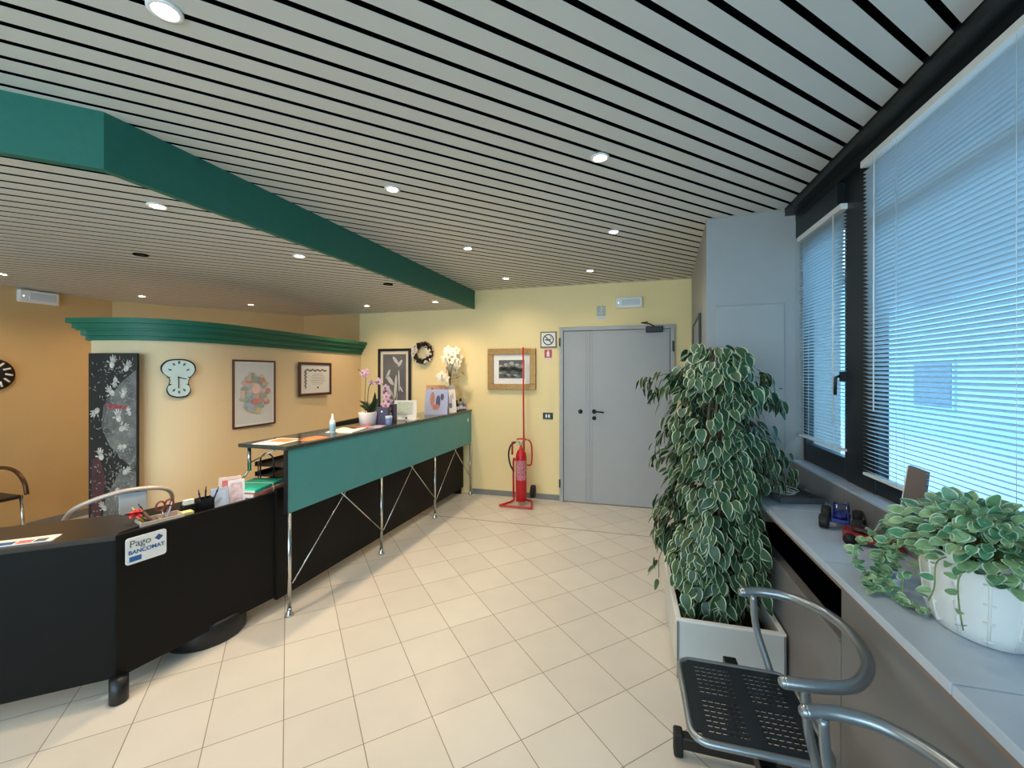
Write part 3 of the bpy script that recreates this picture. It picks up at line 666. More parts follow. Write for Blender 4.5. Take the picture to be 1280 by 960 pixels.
# pink orchid
t = thing('potted_orchid', (-2.25, 3.29, CZ), 'pink orchid with bare stems in a white oval pot on the counter', 'potted plant')
MB().lathe([(.06, 0), (.07, .005), (.082, .11), (.082, .118), (.076, .118), (.074, .10)], seg=28, sx=.9, sy=1.25).build('pot', M_white, t)
M_stem = mat('stem_green', (92, 84, 52), .6); M_dleaf = mat('orchid_leaf', (36, 62, 34), .35)
mb = MB(); mb.lathe([(.0, .10), (.072, .10)], seg=20, sx=.9, sy=1.2); mb.build('soil', M_soil, t)
s1 = smooth_path([(0, -.04, .10), (0, -.05, .25), (.005, -.045, .40), (0, -.05, .46), (0, -.10, .475), (0, -.15, .50)])
s2 = smooth_path([(0, -.01, .10), (0, .0, .30), (0, .04, .37), (.02, .10, .385), (.05, .16, .36), (.08, .16, .28)])
MB().tube(s1, .0035, 6).build('stem', M_stem, t); MB().tube(s2, .0035, 6).build('stem', M_stem, t)
mb = MB()
for a, L in ((.9, .16), (1.5, .19), (2.6, .18), (-1.2, .14), (-.3, .16), (3.6, .12)):
    mb.leaf((0, .02, .11), (.35*math.sin(a), math.cos(a)*.9, .75), (.8, 0, .5), L, .07, fold=.2)
mb.build('leaves', M_dleaf, t)
M_opk = mat('orchid_pink', (214, 172, 184), .6, var=.2, scale=60)
def flower(mb, p, s, nrm=(.5, -1, .1), mi=0, mc=1):
    n = Vector(nrm).normalized(); a = n.cross(Vector((0, 0, 1))).normalized(); b = a.cross(n)
    for k in range(5):
        an = math.pi/2+k*2*math.pi/5; d = a*math.cos(an)+b*math.sin(an); mb.leaf(p, d+n*.2, n, s, s*.75, mi=mi, fold=-.05)
    mb.ball(tuple(Vector(p)+n*s*.15), s*.16, 8, 6, mc)
for p, s in (((.0, -.05, .46), .045), ((0, -.02, .48), .04), ((0, -.08, .47), .035), ((.0, .05, .38), .035), ((.03, .12, .39), .045), ((.07, .17, .33), .045), ((.09, .15, .25), .05), ((.09, .19, .20), .05), ((.10, .12, .17), .055), ((.10, .17, .13), .045), ((.08, .20, .27), .04)):
    mb = MB(); flower(mb, p, s*.85, (.6, -1, random.uniform(-.4, .3))); mb.build('flower', [M_opk, mat('orchid_heart', (150, 60, 110), .6)], t)
# boxes
def carton(x, y, rz, w, d, h, m, label, marks):
    t = thing('cosmetics_box', (x, y, CZ), label, 'box', rz)
    MB().box(-w/2, w/2, -d/2, d/2, 0, h).build('carton', m, t, bevel=.0015)
    mb = MB(); 
    for px, pz, s in marks: blob(mb, px, pz, s, s, -d/2-.001, 0, 10, j=.25)
    mb.build('print', M_paper, t)
M_pur = mat('purple_card', (52, 42, 74), .4)
carton(-2.14, 3.36, 8, .11, .06, .155, M_pur, 'dark purple box directly behind the pink orchid blooms', [(.0, .12, .008)])
carton(-2.17, 3.50, 4, .13, .07, .175, M_pur, 'taller dark purple box with pale marks left of the white card', [(.035, .13, .008), (.035, .085, .014), (.035, .04, .01)])
t = thing('cream_jar', (-2.075, 3.345, CZ), 'small blue and white jar in front of the purple boxes', 'jar')
MB().lathe([(.028, 0), (.03, .003), (.03, .05), (.027, .055)], seg=20).build('jar', mat('jar_blue', (110, 130, 175), .3), t)
MB().lathe([(.031, .055), (.031, .08), (.028, .083)], seg=20).build('lid', mat('jar_lid', (205, 214, 228), .3), t)
# card on easel
t = thing('standing_card', (-2.16, 3.80, CZ), 'white card propped on a small stand in the middle of the counter', 'card', 8)
MB().add([(-.13, -.06, 0), (.13, -.06, 0), (.10, .03, .19), (-.13, .03, .19), (-.13, -.055, 0), (.13, -.055, 0), (.10, .035, .19), (-.13, .035, .19)], [(0,1,2,3),(7,6,5,4),(0,4,5,1),(2,6,7,3),(1,5,6,2),(0,3,7,4)]).build('card', M_paper, t)
MB().add([(-.10, -.0395, .055), (.085, -.0395, .055), (.068, .022, .175), (-.10, .022, .175)], [(0,1,2,3)]).build('print', mat('card_pale_green', (206, 216, 200), .6, var=.1, scale=40), t)
MB().box(-.13, .13, -.10, .03, 0, .012).build('base', M_paper, t)
MB().ball((.03, -.07, .02), (.012, .008, .01), 10, 6).build('clip', M_blackp, t)
# magazine displays
def display(x, y, rz, w, h, label, mats, seed):
    t = thing('leaflet_stand', (x, y, CZ), label, 'leaflet stand', rz); random.seed(seed)
    MB().add([(-w/2, -.05, 0), (w/2, -.05, 0), (w/2, .02, h), (-w/2, .02, h), (-w/2, -.044, 0), (w/2, -.044, 0), (w/2, .026, h), (-w/2, .026, h)], [(0,1,2,3),(7,6,5,4),(0,4,5,1),(2,6,7,3),(1,5,6,2),(0,3,7,4)]).build('board', mats[0], t)
    MB().add([(-w/2, .09, 0), (w/2, .09, 0), (w/2, .026, h), (-w/2, .026, h), (-w/2, .094, 0), (w/2, .094, 0), (w/2, .03, h), (-w/2, .03, h)], [(0,1,2,3),(7,6,5,4),(0,4,5,1),(2,6,7,3),(1,5,6,2),(0,3,7,4)]).build('back_leg', mats[0], t)
    mb = MB()
    for i, (px, pz, rx, rz2) in enumerate(((-.18, .62, .10, .30), (.08, .50, .10, .28), (.0, .30, .16, .12), (.25, .70, .08, .14))):
        P = [(w*(px+rx*math.cos(a*.628)), h*(pz+rz2*math.sin(a*.628))) for a in range(10)]
        mb.add([(x_, -.0515+.07*z_/h-.0006*i, z_) for x_, z_ in P], [tuple(range(10))], i % 2)
    mb.build('print', mats[1:], t)
M_skin = mat('print_skin', (206, 132, 108), .5, var=.15); M_lil = mat('print_lilac', (190, 192, 222), .5)
display(-2.10, 4.38, 14, .26, .28, 'lilac leaflet stand with pinkish photo in front at the counter end', [M_lil, M_skin, mat('print_dark', (90, 80, 110), .5)], 3)
display(-2.27, 4.70, 8, .24, .32, 'taller brown-topped leaflet stand behind the lilac one', [mat('print_tan', (196, 150, 116), .5), mat('print_brown', (140, 80, 60), .5), M_skin], 4)
display(-2.06, 4.66, 40, .14, .27, 'narrow white leaflet stand turned sideways beside the black bottle', [M_paper, mat('print_grey2', (120, 120, 132), .5, var=.4, scale=30), M_lil], 5)
def bottle(x, y, h, r, mb_, mc_, label, cat='bottle'):
    t = thing('cosmetics_bottle', (x, y, CZ), label, cat)
    MB().lathe([(r*.9, 0), (r, .004), (r, h*.62), (r*.8, h*.70), (r*.4, h*.74)], seg=18).build('body', mb_, t)
    MB().lathe([(r*.5, h*.72), (r*.5, h*.97), (r*.4, h)], seg=16).build('cap', mc_, t)
    MB().lathe([(r*1.01, h*.12), (r*1.02, h*.13), (r*1.02, h*.4), (r*1.01, h*.42)], seg=18).build('label', M_paper, t)
bottle(-2.03, 4.79, .135, .032, M_blackp, M_blackp, 'black bottle in front of the tall vase at the counter end')
bottle(-2.03, 4.92, .15, .028, mat('bottle_grey', (120, 134, 130), .2), M_blackp, 'grey bottle with black cap right of the black bottle')
bottle(-2.02, 5.01, .10, .025, mat('bottle_blue', (90, 90, 170), .25), M_lil, 'small blue bottle last on the counter by the wall')
bottle(-2.10, 4.82, .17, .03, mat('bottle_cream', (222, 206, 160), .3), M_gold, 'cream bottle with gold cap behind the black bottle')
# white orchid in vase
t = thing('white_orchid', (-2.16, 4.90, CZ), 'tall grey vase of white artificial orchids at the far counter end', 'potted plant')
MB().lathe([(.045, 0), (.05, .01), (.062, .30), (.06, .31), (.054, .305), (.05, .25)], seg=24).build('vase', mat('vase_grey', (196, 200, 202), .3), t)
random.seed(11)
mb = MB()
for k in range(9):
    a = random.uniform(-1, 1); b = random.uniform(-.6, .6)
    mb.tube(smooth_path([(0, 0, .25), (.03*b, .03*a, .42), (.10*b+.02, .12*a, .55), (.16*b+.03, .12*a, .45+.2*random.random())]), .0035, 5)
mb.build('stems', mat('grey_stem', (120, 112, 88), .7), t)
mb = MB()
for k in range(22):
    mb.leaf((random.uniform(-.05, .12), random.uniform(-.06, .12), random.uniform(.34, .56)), (random.uniform(-1, 1), random.uniform(-.7, .4), random.uniform(-.5, 1)), (0, -.5, 1), .08, .025)
mb.build('foliage', mat('dusty_leaf', (150, 146, 116), .7, var=.2), t)
M_ow = [mat('orchid_white', (240, 236, 214), .6, var=.04), mat('orchid_yellow', (220, 200, 90), .6)]
for k in range(16):
    mb = MB(); flower(mb, (random.uniform(-.04, .10), random.uniform(-.14, .10), .66+random.uniform(-.06, .11)), .062, (random.uniform(.1, .8), -1, random.uniform(-.2, .5))); mb.build('flower', M_ow, t)
for p in ((.05, .0, .52), (.02, .05, .56), (.05, -.04, .58), (-.05, -.17, .42), (-.02, -.12, .40), (-.02, -.2, .44), (.08, .03, .60)):
    mb = MB(); flower(mb, p, .065, (.4, -1, .1)); mb.build('flower', M_ow, t)
# monitor behind the counter
t = thing('monitor', (-2.60, 3.46, .73), 'black monitor showing its top edge behind the counter', 'monitor', 97)
MB().box(-.22, .22, -.015, .015, .07, .375).build('screen', M_blackp, t, bevel=.004); MB().box(-.03, .03, 0, .03, .0, .15).build('neck', M_blackp, t); MB().box(-.11, .11, -.08, .08, 0, .01).build('base', M_blackp, t, bevel=.003)

# ------------------------------------------------------------------ things on the desk
DZ = .735
t = thing('leaflet_holder', (-2.66, 1.235, .783), 'white leaflet lying on the dark desk at the lower left', 'leaflet', 40)
MB().box(-.125, .125, -.035, .05, 0, .004).build('sheet', M_paper, t)
mb = MB(); mb.box(-.11, -.01, -.030, .01, .0035, .0046, 0); mb.box(.0, .05, -.03, .01, .0035, .0046, 1); mb.box(.06, .10, -.03, .01, .0035, .0046, 2); mb.build('print', [M_blue, M_pk, M_dgrey], t)
t = thing('desk_tray', (-2.375, 1.635, DZ), 'beige open tray with stationery just behind the payment sign', 'tray', 72)
mb = MB(); mb.box(-.09, .09, -.05, .05, 0, .006); mb.box(-.09, .09, -.05, -.045, .006, .062); mb.box(-.09, .09, .045, .05, .006, .062); mb.box(-.09, -.085, -.045, .045, .006, .062); mb.box(.085, .09, -.045, .045, .006, .062); mb.box(0, .004, -.045, .045, .006, .05)
mb.build('tray', mat('beige_plastic', (206, 186, 168), .4), t, bevel=.001)
def pen(x, y, z, d, L, m, label, name='pen', r=.0045, tip=None):
    t = thing(name, (x, y, z), label, name.replace('_', ' ')); d = Vector(d).normalized()
    MB().tube([(0, 0, 0), d*L*.82, d*L*.84, d*L], [r, r, r*.9, r*.5], 8).build('barrel', m, t)
    MB().tube([d*L*.8, d*L*.86], r*1.15, 8).build('collar', tip or M_blackp, t); return t
pen(-2.385, 1.585, DZ+.01, (-.5, -.3, 1), .14, mat('pencil_yellow', (214, 168, 40), .5), 'yellow pencil sticking out of the beige tray', 'pencil')
pen(-2.38, 1.61, DZ+.01, (-.6, -.2, 1), .15, M_blackp, 'black pen leaning left in the beige tray')
pen(-2.37, 1.655, DZ+.01, (-.1, .4, 1), .12, mat('pen_lilac', (190, 170, 200), .4), 'lilac pen upright in the beige tray')
pen(-2.39, 1.63, DZ+.01, (-.3, -.5, .9), .13, mat('pen_brown', (140, 110, 90), .5), 'brown marker lying tilted in the beige tray', 'marker', .008)
t = thing('hair_clip', (-2.42, 1.545, .835), 'red flower-shaped hair clip at the left end of the beige tray', 'hair clip')
mb = MB()
for k in range(14): mb.leaf((0, 0, .0), (math.cos(k*1.7), math.sin(k*1.7), random.uniform(-.3, .9)), (0, 0, 1), .035, .025)
mb.build('petals', mat('coral', (232, 60, 70), .5), t); MB().tube([(0, 0, 0), (.04, .05, -.06)], .003, 6).build('pin', M_blackp, t)
t = thing('scissors', (-2.385, 1.665, DZ+.008), 'scissors with red-brown handles standing in the beige tray', 'scissors')
for s in (-1, 1):
    mb = MB(); mb.tube([(0, s*.022+.022*math.cos(a*.5236), .105+.024*math.sin(a*.5236)) for a in range(12)], .005, 6, closed=True); mb.build('handle', mat('scissor_red', (130, 56, 46), .4), t)
    MB().tube([(0, s*.015, .085), (0, -s*.006, 0)], .003, 6).build('blade', M_chrome, t)
t = thing('sticky_notes', (-2.345, 1.745, DZ), 'pale yellow sticky note pad at the right end of the beige tray', 'notepad', 72)
MB().box(-.03, .03, -.025, .025, 0, .055).build('pad', mat('note_yellow', (238, 226, 150), .7), t)
MB().box(-.031, .031, -.026, .026, .0, .012).build('holder', M_white, t)
t = thing('pen_holder', (-2.36, 1.865, DZ), 'black square pen holder in the middle of the desk edge', 'pen holder', 72)
mb = MB(); mb.box(-.035, .035, -.035, .035, 0, .004)
for a in ((-.035, .035, -.035, -.031), (-.035, .035, .031, .035), (-.035, -.031, -.031, .031), (.031, .035, -.031, .031)): mb.box(*a, .004, .095)
mb.build('cup', M_blackp, t)
pen(-2.37, 1.87, DZ+.006, (-.1, .15, 1), .15, M_blackp, 'black pen standing in the black pen holder')
pen(-2.352, 1.878, DZ+.006, (.15, .35, 1), .15, mat('pen_blue', (60, 66, 130), .4), 'blue pen leaning right in the black pen holder')
pen(-2.362, 1.855, DZ+.006, (-.25, .0, 1), .14, mat('pen_navy', (36, 40, 80), .4), 'navy pen leaning left in the black pen holder')
t = thing('card_box', (-2.40, 1.80, DZ), 'small black box with white cards next to the pen holder', 'card box', 72)
MB().box(-.03, .03, -.025, .025, 0, .075).build('box', M_blackp, t, bevel=.002); MB().box(-.024, .024, -.012, .012, .075, .1).build('cards', M_paper, t)
def leaner(x, y, rz, w, h, m, label, cat, name, pm):
    t = thing(name, (x, y, DZ), label, cat, rz)
    MB().add([(-w/2, -.03, 0), (w/2, -.03, 0), (w/2, .01, h), (-w/2, .01, h), (-w/2, -.02, 0), (w/2, -.02, 0), (w/2, .02, h), (-w/2, .02, h)], [(0,1,2,3),(7,6,5,4),(0,4,5,1),(2,6,7,3),(1,5,6,2),(0,3,7,4)]).build('pack', m, t)
    MB().add([(-w*.35, -.0285+.0, h*.05+.0), (w*.35, -.0285, h*.05), (w*.35, .004, h*.9), (-w*.35, .004, h*.9)], [(0,1,2,3)]).build('print', pm, t)
    MB().box(-w/2, w/2, -.045, .03, 0, .02).build('holder', M_blackp, t)
leaner(-2.345, 1.945, 62, .085, .13, mat('leaflet_blue', (168, 182, 206), .4), 'pale blue leaflets standing in a holder behind the desk front', 'leaflet', 'leaflet_pack', mat('leaflet_blue2', (184, 196, 216), .4))
leaner(-2.332, 2.045, 58, .085, .155, mat('leaflet_white', (226, 220, 222), .5), 'white and pink leaflets standing right of the pale blue ones', 'leaflet', 'leaflet_pack', mat('leaflet_rose', (214, 190, 196), .5, var=.35, scale=30))
leaner(-2.40, 2.06, 55, .12, .165, mat('leaflet_pinkish', (216, 200, 196), .5), 'framed pinkish card standing behind the white leaflets', 'leaflet', 'leaflet_pack', M_pk)
def folder(x, y, z, rz, m, label, w=.22, l=.30, h=.03, strap=None):
    t = thing('folder', (x, y, z), label, 'folder', rz); MB().box(-w/2, w/2, -l/2, l/2, 0, h).build('cover', m, t, bevel=.004)
    MB().box(-w/2+.005, w/2-.004, -l/2-.001, l/2-.005, h*.2, h*.8).build('pages', M_paper, t)
    if strap: MB().box(-w/2-.002, w/2+.002, .02, .026, -.0005, h+.001).build('strap', strap, t)
folder(-2.36, 2.215, DZ, 8, mat('folder_grey', (120, 112, 116), .5), 'grey-brown folder at the bottom of the folder stack', h=.035)
folder(-2.36, 2.215, DZ+.036, 6, mat('folder_salmon', (214, 134, 120), .5), 'salmon pink folder in the middle of the folder stack', h=.032, strap=M_paper)
folder(-2.37, 2.21, DZ+.0695, 12, mat('folder_turquoise', (38, 190, 166), .4), 'turquoise folder on top of the folder stack', h=.02, strap=M_paper)
# letter trays under the counter end
lt = thing('letter_tray', (-2.42, 2.50, DZ), 'stack of black letter trays below the near counter end', 'letter tray', 3)
for z in (.02, .09, .16):
    mb = MB(); mb.box(-.13, .13, -.12, .17, z, z+.004); mb.box(-.13, -.126, -.12, .17, z, z+.03); mb.box(.126, .13, -.12, .17, z, z+.03); mb.build('tray', M_blackp, lt)
for sx in (-.12, .12): MB().tube([(sx, -.10, 0), (sx, -.10, .19)], .004, 6).build('post', M_blackp, lt)
for sx in (-.12, .12): MB().tube([(sx, .15, 0), (sx, .15, .19)], .004, 6).build('post', M_blackp, lt)
MB().tube([(-.075, -.128, 0), (-.075, -.128, .20)]+[(-.02+p[0], -.128, .20+p[1]) for p in arc(0, 0, .055, 180, 0, 12)]+[(.035, -.128, 0)], .005, 8).build('arch', M_blackp, lt)
# chair behind desk with arched rim
oc = thing('desk_chair', (-3.00, 1.86, 0), 'chair with pale arched tube back behind the low desk', 'chair', 58)
oc.scale = (.86, .9, .965)
M_bt = mat('pale_tube', (206, 188, 176), .35, .2)
MB().tube(smooth_path([(-.33, .16, .58), (-.31, .06, .70), (-.24, -.05, .80), (-.06, -.13, .87), (.10, -.14, .88), (.22, -.10, .85), (.265, -.02, .78), (.26, .06, .68), (.25, .12, .58)], 7), .0135, 12).build('arch_rail', M_bt, oc)
MB().box(-.03, .12, -.135, -.12, .66, .862).build('backrest', mat('grey_back', (176, 178, 180), .5), oc, bevel=.01)
MB().lathe([(.0, .44), (.21, .44), (.22, .46), (.21, .49), (.0, .495)], seg=32).build('seat', M_blackp, oc)
MB().tube([(0, 0, .06), (0, 0, .45)], .025, 14).build('post', M_chrome, oc)
for k in range(5):
    a = k*2*math.pi/5; MB().tube([(0, 0, .09), (.26*math.cos(a), .26*math.sin(a), .035)], [.02, .014], 10).build('foot', M_blackp, oc)
MB().tube([(-.33, .16, .58), (-.2, .05, .46)], .012, 10).build('support', M_bt, oc); MB().tube([(.25, .12, .58), (.18, .06, .46)], .012, 10).build('support', M_bt, oc)
# armchair at far left wall
ac = thing('armchair', (-5.24, 2.13, 0), 'bronze tube armchair with dark seat against the far left wall', 'chair', 90)
M_br = mat('bronze_tube', (96, 66, 42), .35, .5)
MB().box(-.24, .22, -.22, .24, .475, .51).build('seat', M_blackp, ac, bevel=.012, bseg=3)
for sx in (-.25, .25):
    MB().tube(smooth_path([(sx, -.22, .50), (sx, -.19, .60), (sx, -.08, .69), (sx, .08, .715), (sx, .22, .69), (sx, .27, .60)], 6), .016, 10).build('armrest', M_br, ac)
    for y_ in (-.2, .22): MB().tube([(sx*.9, y_, .5), (sx, y_, 0)], .012, 10).build('leg', M_chrome, ac)
MB().box(-.20, .20, .25, .266, .52, .60).build('backrest', M_blackp, ac, bevel=.006)

# ------------------------------------------------------------------ bench of joined chairs by the window
bn = thing('waiting_bench', (.40, 1.24, 0), 'row of joined grey tube armchairs with black perforated seats under the sill', 'bench')
M_seat = mat('perforated_seat', (24, 32, 40), .4)
def seat_mesh(yc):
    # perforated plate: grid of small cells, a hole left in the centre of most cells
    nx, ny = 18, 17; x0, x1, y0, y1 = -.20, .155, yc-.178, yc+.178; mb = MB()
    z1_, z0_ = .452, .446; dx = (x1-x0)/nx; dy = (y1-y0)/ny
    for i in range(nx):
        for j in range(ny):
            a, b = x0+i*dx, y0+j*dy
            if (i in (0, nx-1) and j in (0, ny-1)): continue
            hole = 1 < i < nx-2 and 0 < j < ny-1 and i != 8 and i != 9 and j != 8
            if not hole: mb.box(a, a+dx, b, b+dy, z0_, z1_); continue
            hx, hy = dx*.13, dy*.24
            mb.box(a, a+hx, b, b+dy, z0_, z1_); mb.box(a+dx-hx, a+dx, b, b+dy, z0_, z1_)
            mb.box(a+hx, a+dx-hx, b, b+hy, z0_, z1_); mb.box(a+hx, a+dx-hx, b+dy-hy, b+dy, z0_, z1_)
    return mb
for yc in (.31, -.285):
    s_ = seat_mesh(yc).build('seat', M_seat, bn)
    rim = []
    for qx, qy, a0 in ((1, -1, -90), (1, 1, 0), (-1, 1, 90), (-1, -1, 180)):
        cx_ = -.022+qx*(.188-.05); cy_ = yc+qy*(.188-.05)
        rim += [(cx_+.05*math.cos(R(a0+90*k/6)), cy_+.05*math.sin(R(a0+90*k/6)), .444) for k in range(7)]
    MB().tube(rim, .0115, 10, closed=True).build('seat_frame', M_silver, bn)
    ring = smooth_path([(.03, yc+.248, .705), (.10, yc+.252, .712), (.19, yc+.225, .716), (.262, yc+.13, .722), (.285, yc, .724), (.262, yc-.13, .722), (.19, yc-.225, .716), (.10, yc-.252, .712), (.015, yc-.248, .705)], 8)
    MB().tube(ring, .0165, 14).build('arm_ring', M_silver, bn)
    for s in (1, -1):
        mb = MB(); mb.ball((.03 if s > 0 else .015, yc+s*.248, .705), .0165, 12, 8); mb.build('arm_cap', M_silver, bn)
        MB().tube(smooth_path([(.065, yc+s*.243, .70), (.075, yc+s*.238, .58), (.11, yc+s*.205, .45), (.12, yc+s*.19, .39), (.08, yc+s*.10, .375)], 6), [.0125]*25, 12).build('support', M_silver, bn)
MB().box(-.02, .03, -.95, .66, .335, .385).build('beam', M_blackp, bn, bevel=.004)
for y_ in (.585, -.80):
    MB().box(-.215, .30, y_-.022, y_+.022, .035, .085).build('foot', M_blackp, bn, bevel=.006)
    for x_ in (-.20, .285): MB().box(x_-.018, x_+.018, y_-.024, y_+.024, 0, .10).build('foot_cap', M_cable, bn, bevel=.008)
    MB().box(-.018, .028, y_-.018, y_+.018, .085, .34).build('post', M_blackp, bn, bevel=.004)

# ------------------------------------------------------------------ planter and variegated fig tree
pl = thing('planter_box', (.482, 2.62, 0), 'rectangular white planter box on the floor under the sill', 'planter')
mb = MB(); X0, X1, Y0, Y1 = -.24, .238, -.375, .36
for a in ((X0, X1, Y0, Y0+.016), (X0, X1, Y1-.016, Y1), (X0, X0+.016, Y0+.016, Y1-.016), (X1-.016, X1, Y0+.016, Y1-.016)): mb.box(*a, .025, .31)
mb.box(X0+.016, X1-.016, Y0+.016, Y1-.016, .025, .05)
mb.build('box', mat('planter_white', (206, 208, 206), .4, var=.04, scale=6), pl, bevel=.003)
mb = MB()
for a in ((X0-.004, X1+.004, Y0-.004, Y0+.02), (X0-.004, X1+.004, Y1-.02, Y1+.004), (X0-.004, X0+.02, Y0+.02, Y1-.02), (X1-.02, X1+.004, Y0+.02, Y1-.02)): mb.box(*a, .308, .32)
mb.build('rim', M_white, pl, bevel=.003)
for x_ in (X0+.03, X1-.03):
    for y_ in (Y0+.03, Y1-.03): MB().lathe([(.016, 0), (.018, .005), (.018, .026)], (x_, y_, 0), 12).build('caster', M_cable, pl)
for x_ in (X0+.002, X1-.002):
    MB().box(x_-.004, x_+.004, Y0-.006, Y0+.004, .026, .308).build('corner_strip', mat('corner_grey', (120, 122, 124), .4), pl)
tr = thing('fig_tree', (.482, 2.62, .05), 'bushy variegated weeping fig growing out of the white planter box', 'potted tree')
mb = MB(); n = 18
sv = [(X0+.018+(X1-X0-.036)*i/n, Y0+.018+(Y1-Y0-.036)*j/n, .14+random.uniform(0, .012)) for i in range(n+1) for j in range(n+1)]
mb.add(sv, [(i*(n+1)+j, (i+1)*(n+1)+j, (i+1)*(n+1)+j+1, i*(n+1)+j+1) for i in range(n) for j in range(n)], 0, True); mb.build('soil', M_soil, tr)
random.seed(21)
def env(z, a):      # radius of the crown at height z (above tree origin)
    P = [(.20, .15), (.32, .21), (.5, .27), (.7, .285), (.95, .27), (1.15, .275), (1.3, .30), (1.45, .27), (1.58, .19), (1.68, .13), (1.74, .05)]
    for (z0, r0), (z1, r1) in zip(P[:-1], P[1:]):
        if z0 <= z <= z1: r = r0+(r1-r0)*(z-z0)/(z1-z0); break
    else: r = .05
    return r*(1+.10*math.sin(3*a+z*7)+.07*math.sin(5*a-z*11))
def fit(p):          # keep the leaves clear of the sill and its panel
    p = Vector(p)
    if p.z+.05 < .95: p.x = min(p.x, .175)
    return p
mb = MB(); tips = []
for k in range(5):
    a = k*1.26; mb.tube(smooth_path([(.03*math.cos(a), .03*math.sin(a), .14), (.04*math.cos(a+.8), .04*math.sin(a+.8), .5), (.05*math.cos(a+1.6), .05*math.sin(a+1.6), .9), (.03*math.cos(a+2.4), .03*math.sin(a+2.4), 1.35), (.03*math.cos(a), .03*math.sin(a), 1.65)]), [.016]*9+[.010]*9+[.004]*7, 8)
mb.build('trunk', mat('fig_bark', (120, 100, 76), .85, var=.2, scale=30), tr)
mbb = MB(); mbl = MB()
for k in range(95):
    z = random.uniform(.45, 1.66); a = random.uniform(0, 2*math.pi); r = env(z, a)*random.uniform(.8, 1.08)
    if random.random() < .16 and z > 1.0: r *= 1.25
    drop = random.uniform(.10, .26) if z < 1.35 else random.uniform(-.03, .1)
    pts = smooth_path([(.04*math.cos(a), .04*math.sin(a), z-.12), (r*.55*math.cos(a), r*.55*math.sin(a), z+.02), (r*math.cos(a), r*math.sin(a), z-drop*.4), (r*1.04*math.cos(a), r*1.04*math.sin(a), z-drop)], 5)
    pts = [fit(q_) for q_ in pts]
    mbb.tube(pts, .0022, 5)
    for q in range(19):
        i = random.randint(3, len(pts)-1); p = pts[i]+Vector([random.uniform(-.03, .03) for _ in range(3)])
        an = a+random.uniform(-1.3, 1.3)
        d = Vector((math.cos(an)*.6, math.sin(an)*.6, -random.uniform(.35, 1.5)))
        nn_ = Vector((math.cos(a), math.sin(a), random.uniform(.1, .8)))+Vector([random.uniform(-.5, .5) for _ in range(3)])
        if p.z < .17: p.z = .17+random.random()*.03
        L = random.uniform(.060, .090)
        mbl.leaf(fit(p), d, nn_, L, L*random.uniform(.55, .70), rim=1, mi=random.choice((0, 0, 2)), me=1, fold=.10)
for k in range(1500):
    z = random.choice((random.uniform(.22, .75), random.uniform(.4, 1.2), random.uniform(.8, 1.66))); a = random.uniform(0, 2*math.pi); r = env(z, a)*random.uniform(.42, .97)
    if z < .45: r = min(r, .19)
    p = Vector((r*math.cos(a), r*math.sin(a)-(.06 if z < .5 else 0), z)); L = random.uniform(.060, .090)
    mbl.leaf(fit(p), (math.cos(a)+random.uniform(-.5, .5), math.sin(a)+random.uniform(-.5, .5), -random.uniform(.4, 1.6)), (math.cos(a)+random.uniform(-.5, .5), math.sin(a)+random.uniform(-.5, .5), .6), L, L*random.uniform(.55, .7), rim=1, mi=random.choice((0, 0, 2)), me=1, fold=.1)
mbb.build('twigs', mat('fig_twig', (86, 84, 56), .8), tr)
mbl.build('foliage', [mat('fig_leaf', (52, 84, 56), .45, var=.18, scale=12), mat('fig_leaf_margin', (188, 200, 162), .45, var=.08), mat('fig_leaf_deep', (38, 70, 48), .45, var=.18, scale=12)], tr)

# ------------------------------------------------------------------ on the window sill
SZ = .871
# glass tray and cables at the far end
t = thing('cable_tray', (.86, 2.60, SZ), 'low dark tray with tangled pale cables at the far end of the sill', 'tray', 12)
mb = MB(); mb.box(-.11, .11, -.10, .16, 0, .006); mb.box(-.11, -.105, -.10, .16, .006, .03); mb.box(.105, .11, -.10, .16, .006, .03); mb.box(-.105, .105, -.10, -.095, .006, .03); mb.box(-.105, .105, .155, .16, .006, .03); mb.build('tray', mat('tray_grey', (70, 74, 76), .3), t)
M_cab = mat('pale_cable', (206, 210, 204), .5)
for k in range(4):
    cx_, cy_ = random.uniform(-.05, .05), random.uniform(-.06, .08); r0 = random.uniform(.035, .05)
    MB().tube([(cx_+r0*math.cos(a*.35), cy_+r0*1.3*math.sin(a*.35), .014+.002*k+.0008*a) for a in range(28)], .0025, 6).build('cable', M_cab, t)
t = thing('modem', (.93, 2.83, SZ), 'flat dark grey box leaning at the column end of the sill', 'box', 8)
MB().box(-.06, .06, -.05, .13, 0, .035).build('case', mat('modem_grey', (88, 92, 98), .4), t, bevel=.008); MB().tube([(-.03, .10, .03), (-.03, .11, .16)], .006, 8).build('antenna', M_white, t)
# blue toy buggy
tb = thing('toy_buggy', (.915, 2.18, SZ), 'dark blue metal toy buggy with thick black wheels on the sill', 'toy', -25)
M_tb = mat('toy_blue', (34, 40, 110), .3, .3)
mb = MB(); mb.box(-.03, .03, -.055, .055, .025, .042); mb.lathe([(.022, 0), (.026, .012), (.012, .028), (.004, .03)], (0, -.02, .042), 16, sy=1.6); mb.box(-.022, .022, .02, .06, .042, .055); mb.build('body', M_tb, tb, bevel=.003)
mb = MB()
for s in (-1, 1): mb.tube(smooth_path([(s*.024, -.05, .04), (s*.022, -.02, .085), (s*.022, .03, .088), (s*.024, .06, .045)], 5), .003, 6)
mb.tube([(-.022, .0, .088), (.022, .0, .088)], .003, 6); mb.build('roll_cage', M_tb, tb)
mb = MB()
for s in (-1, 1): mb.tube([(s*.014, .055, .05), (s*.02, .075, .08)], .005, 8)
mb.build('exhaust', M_chrome, tb)
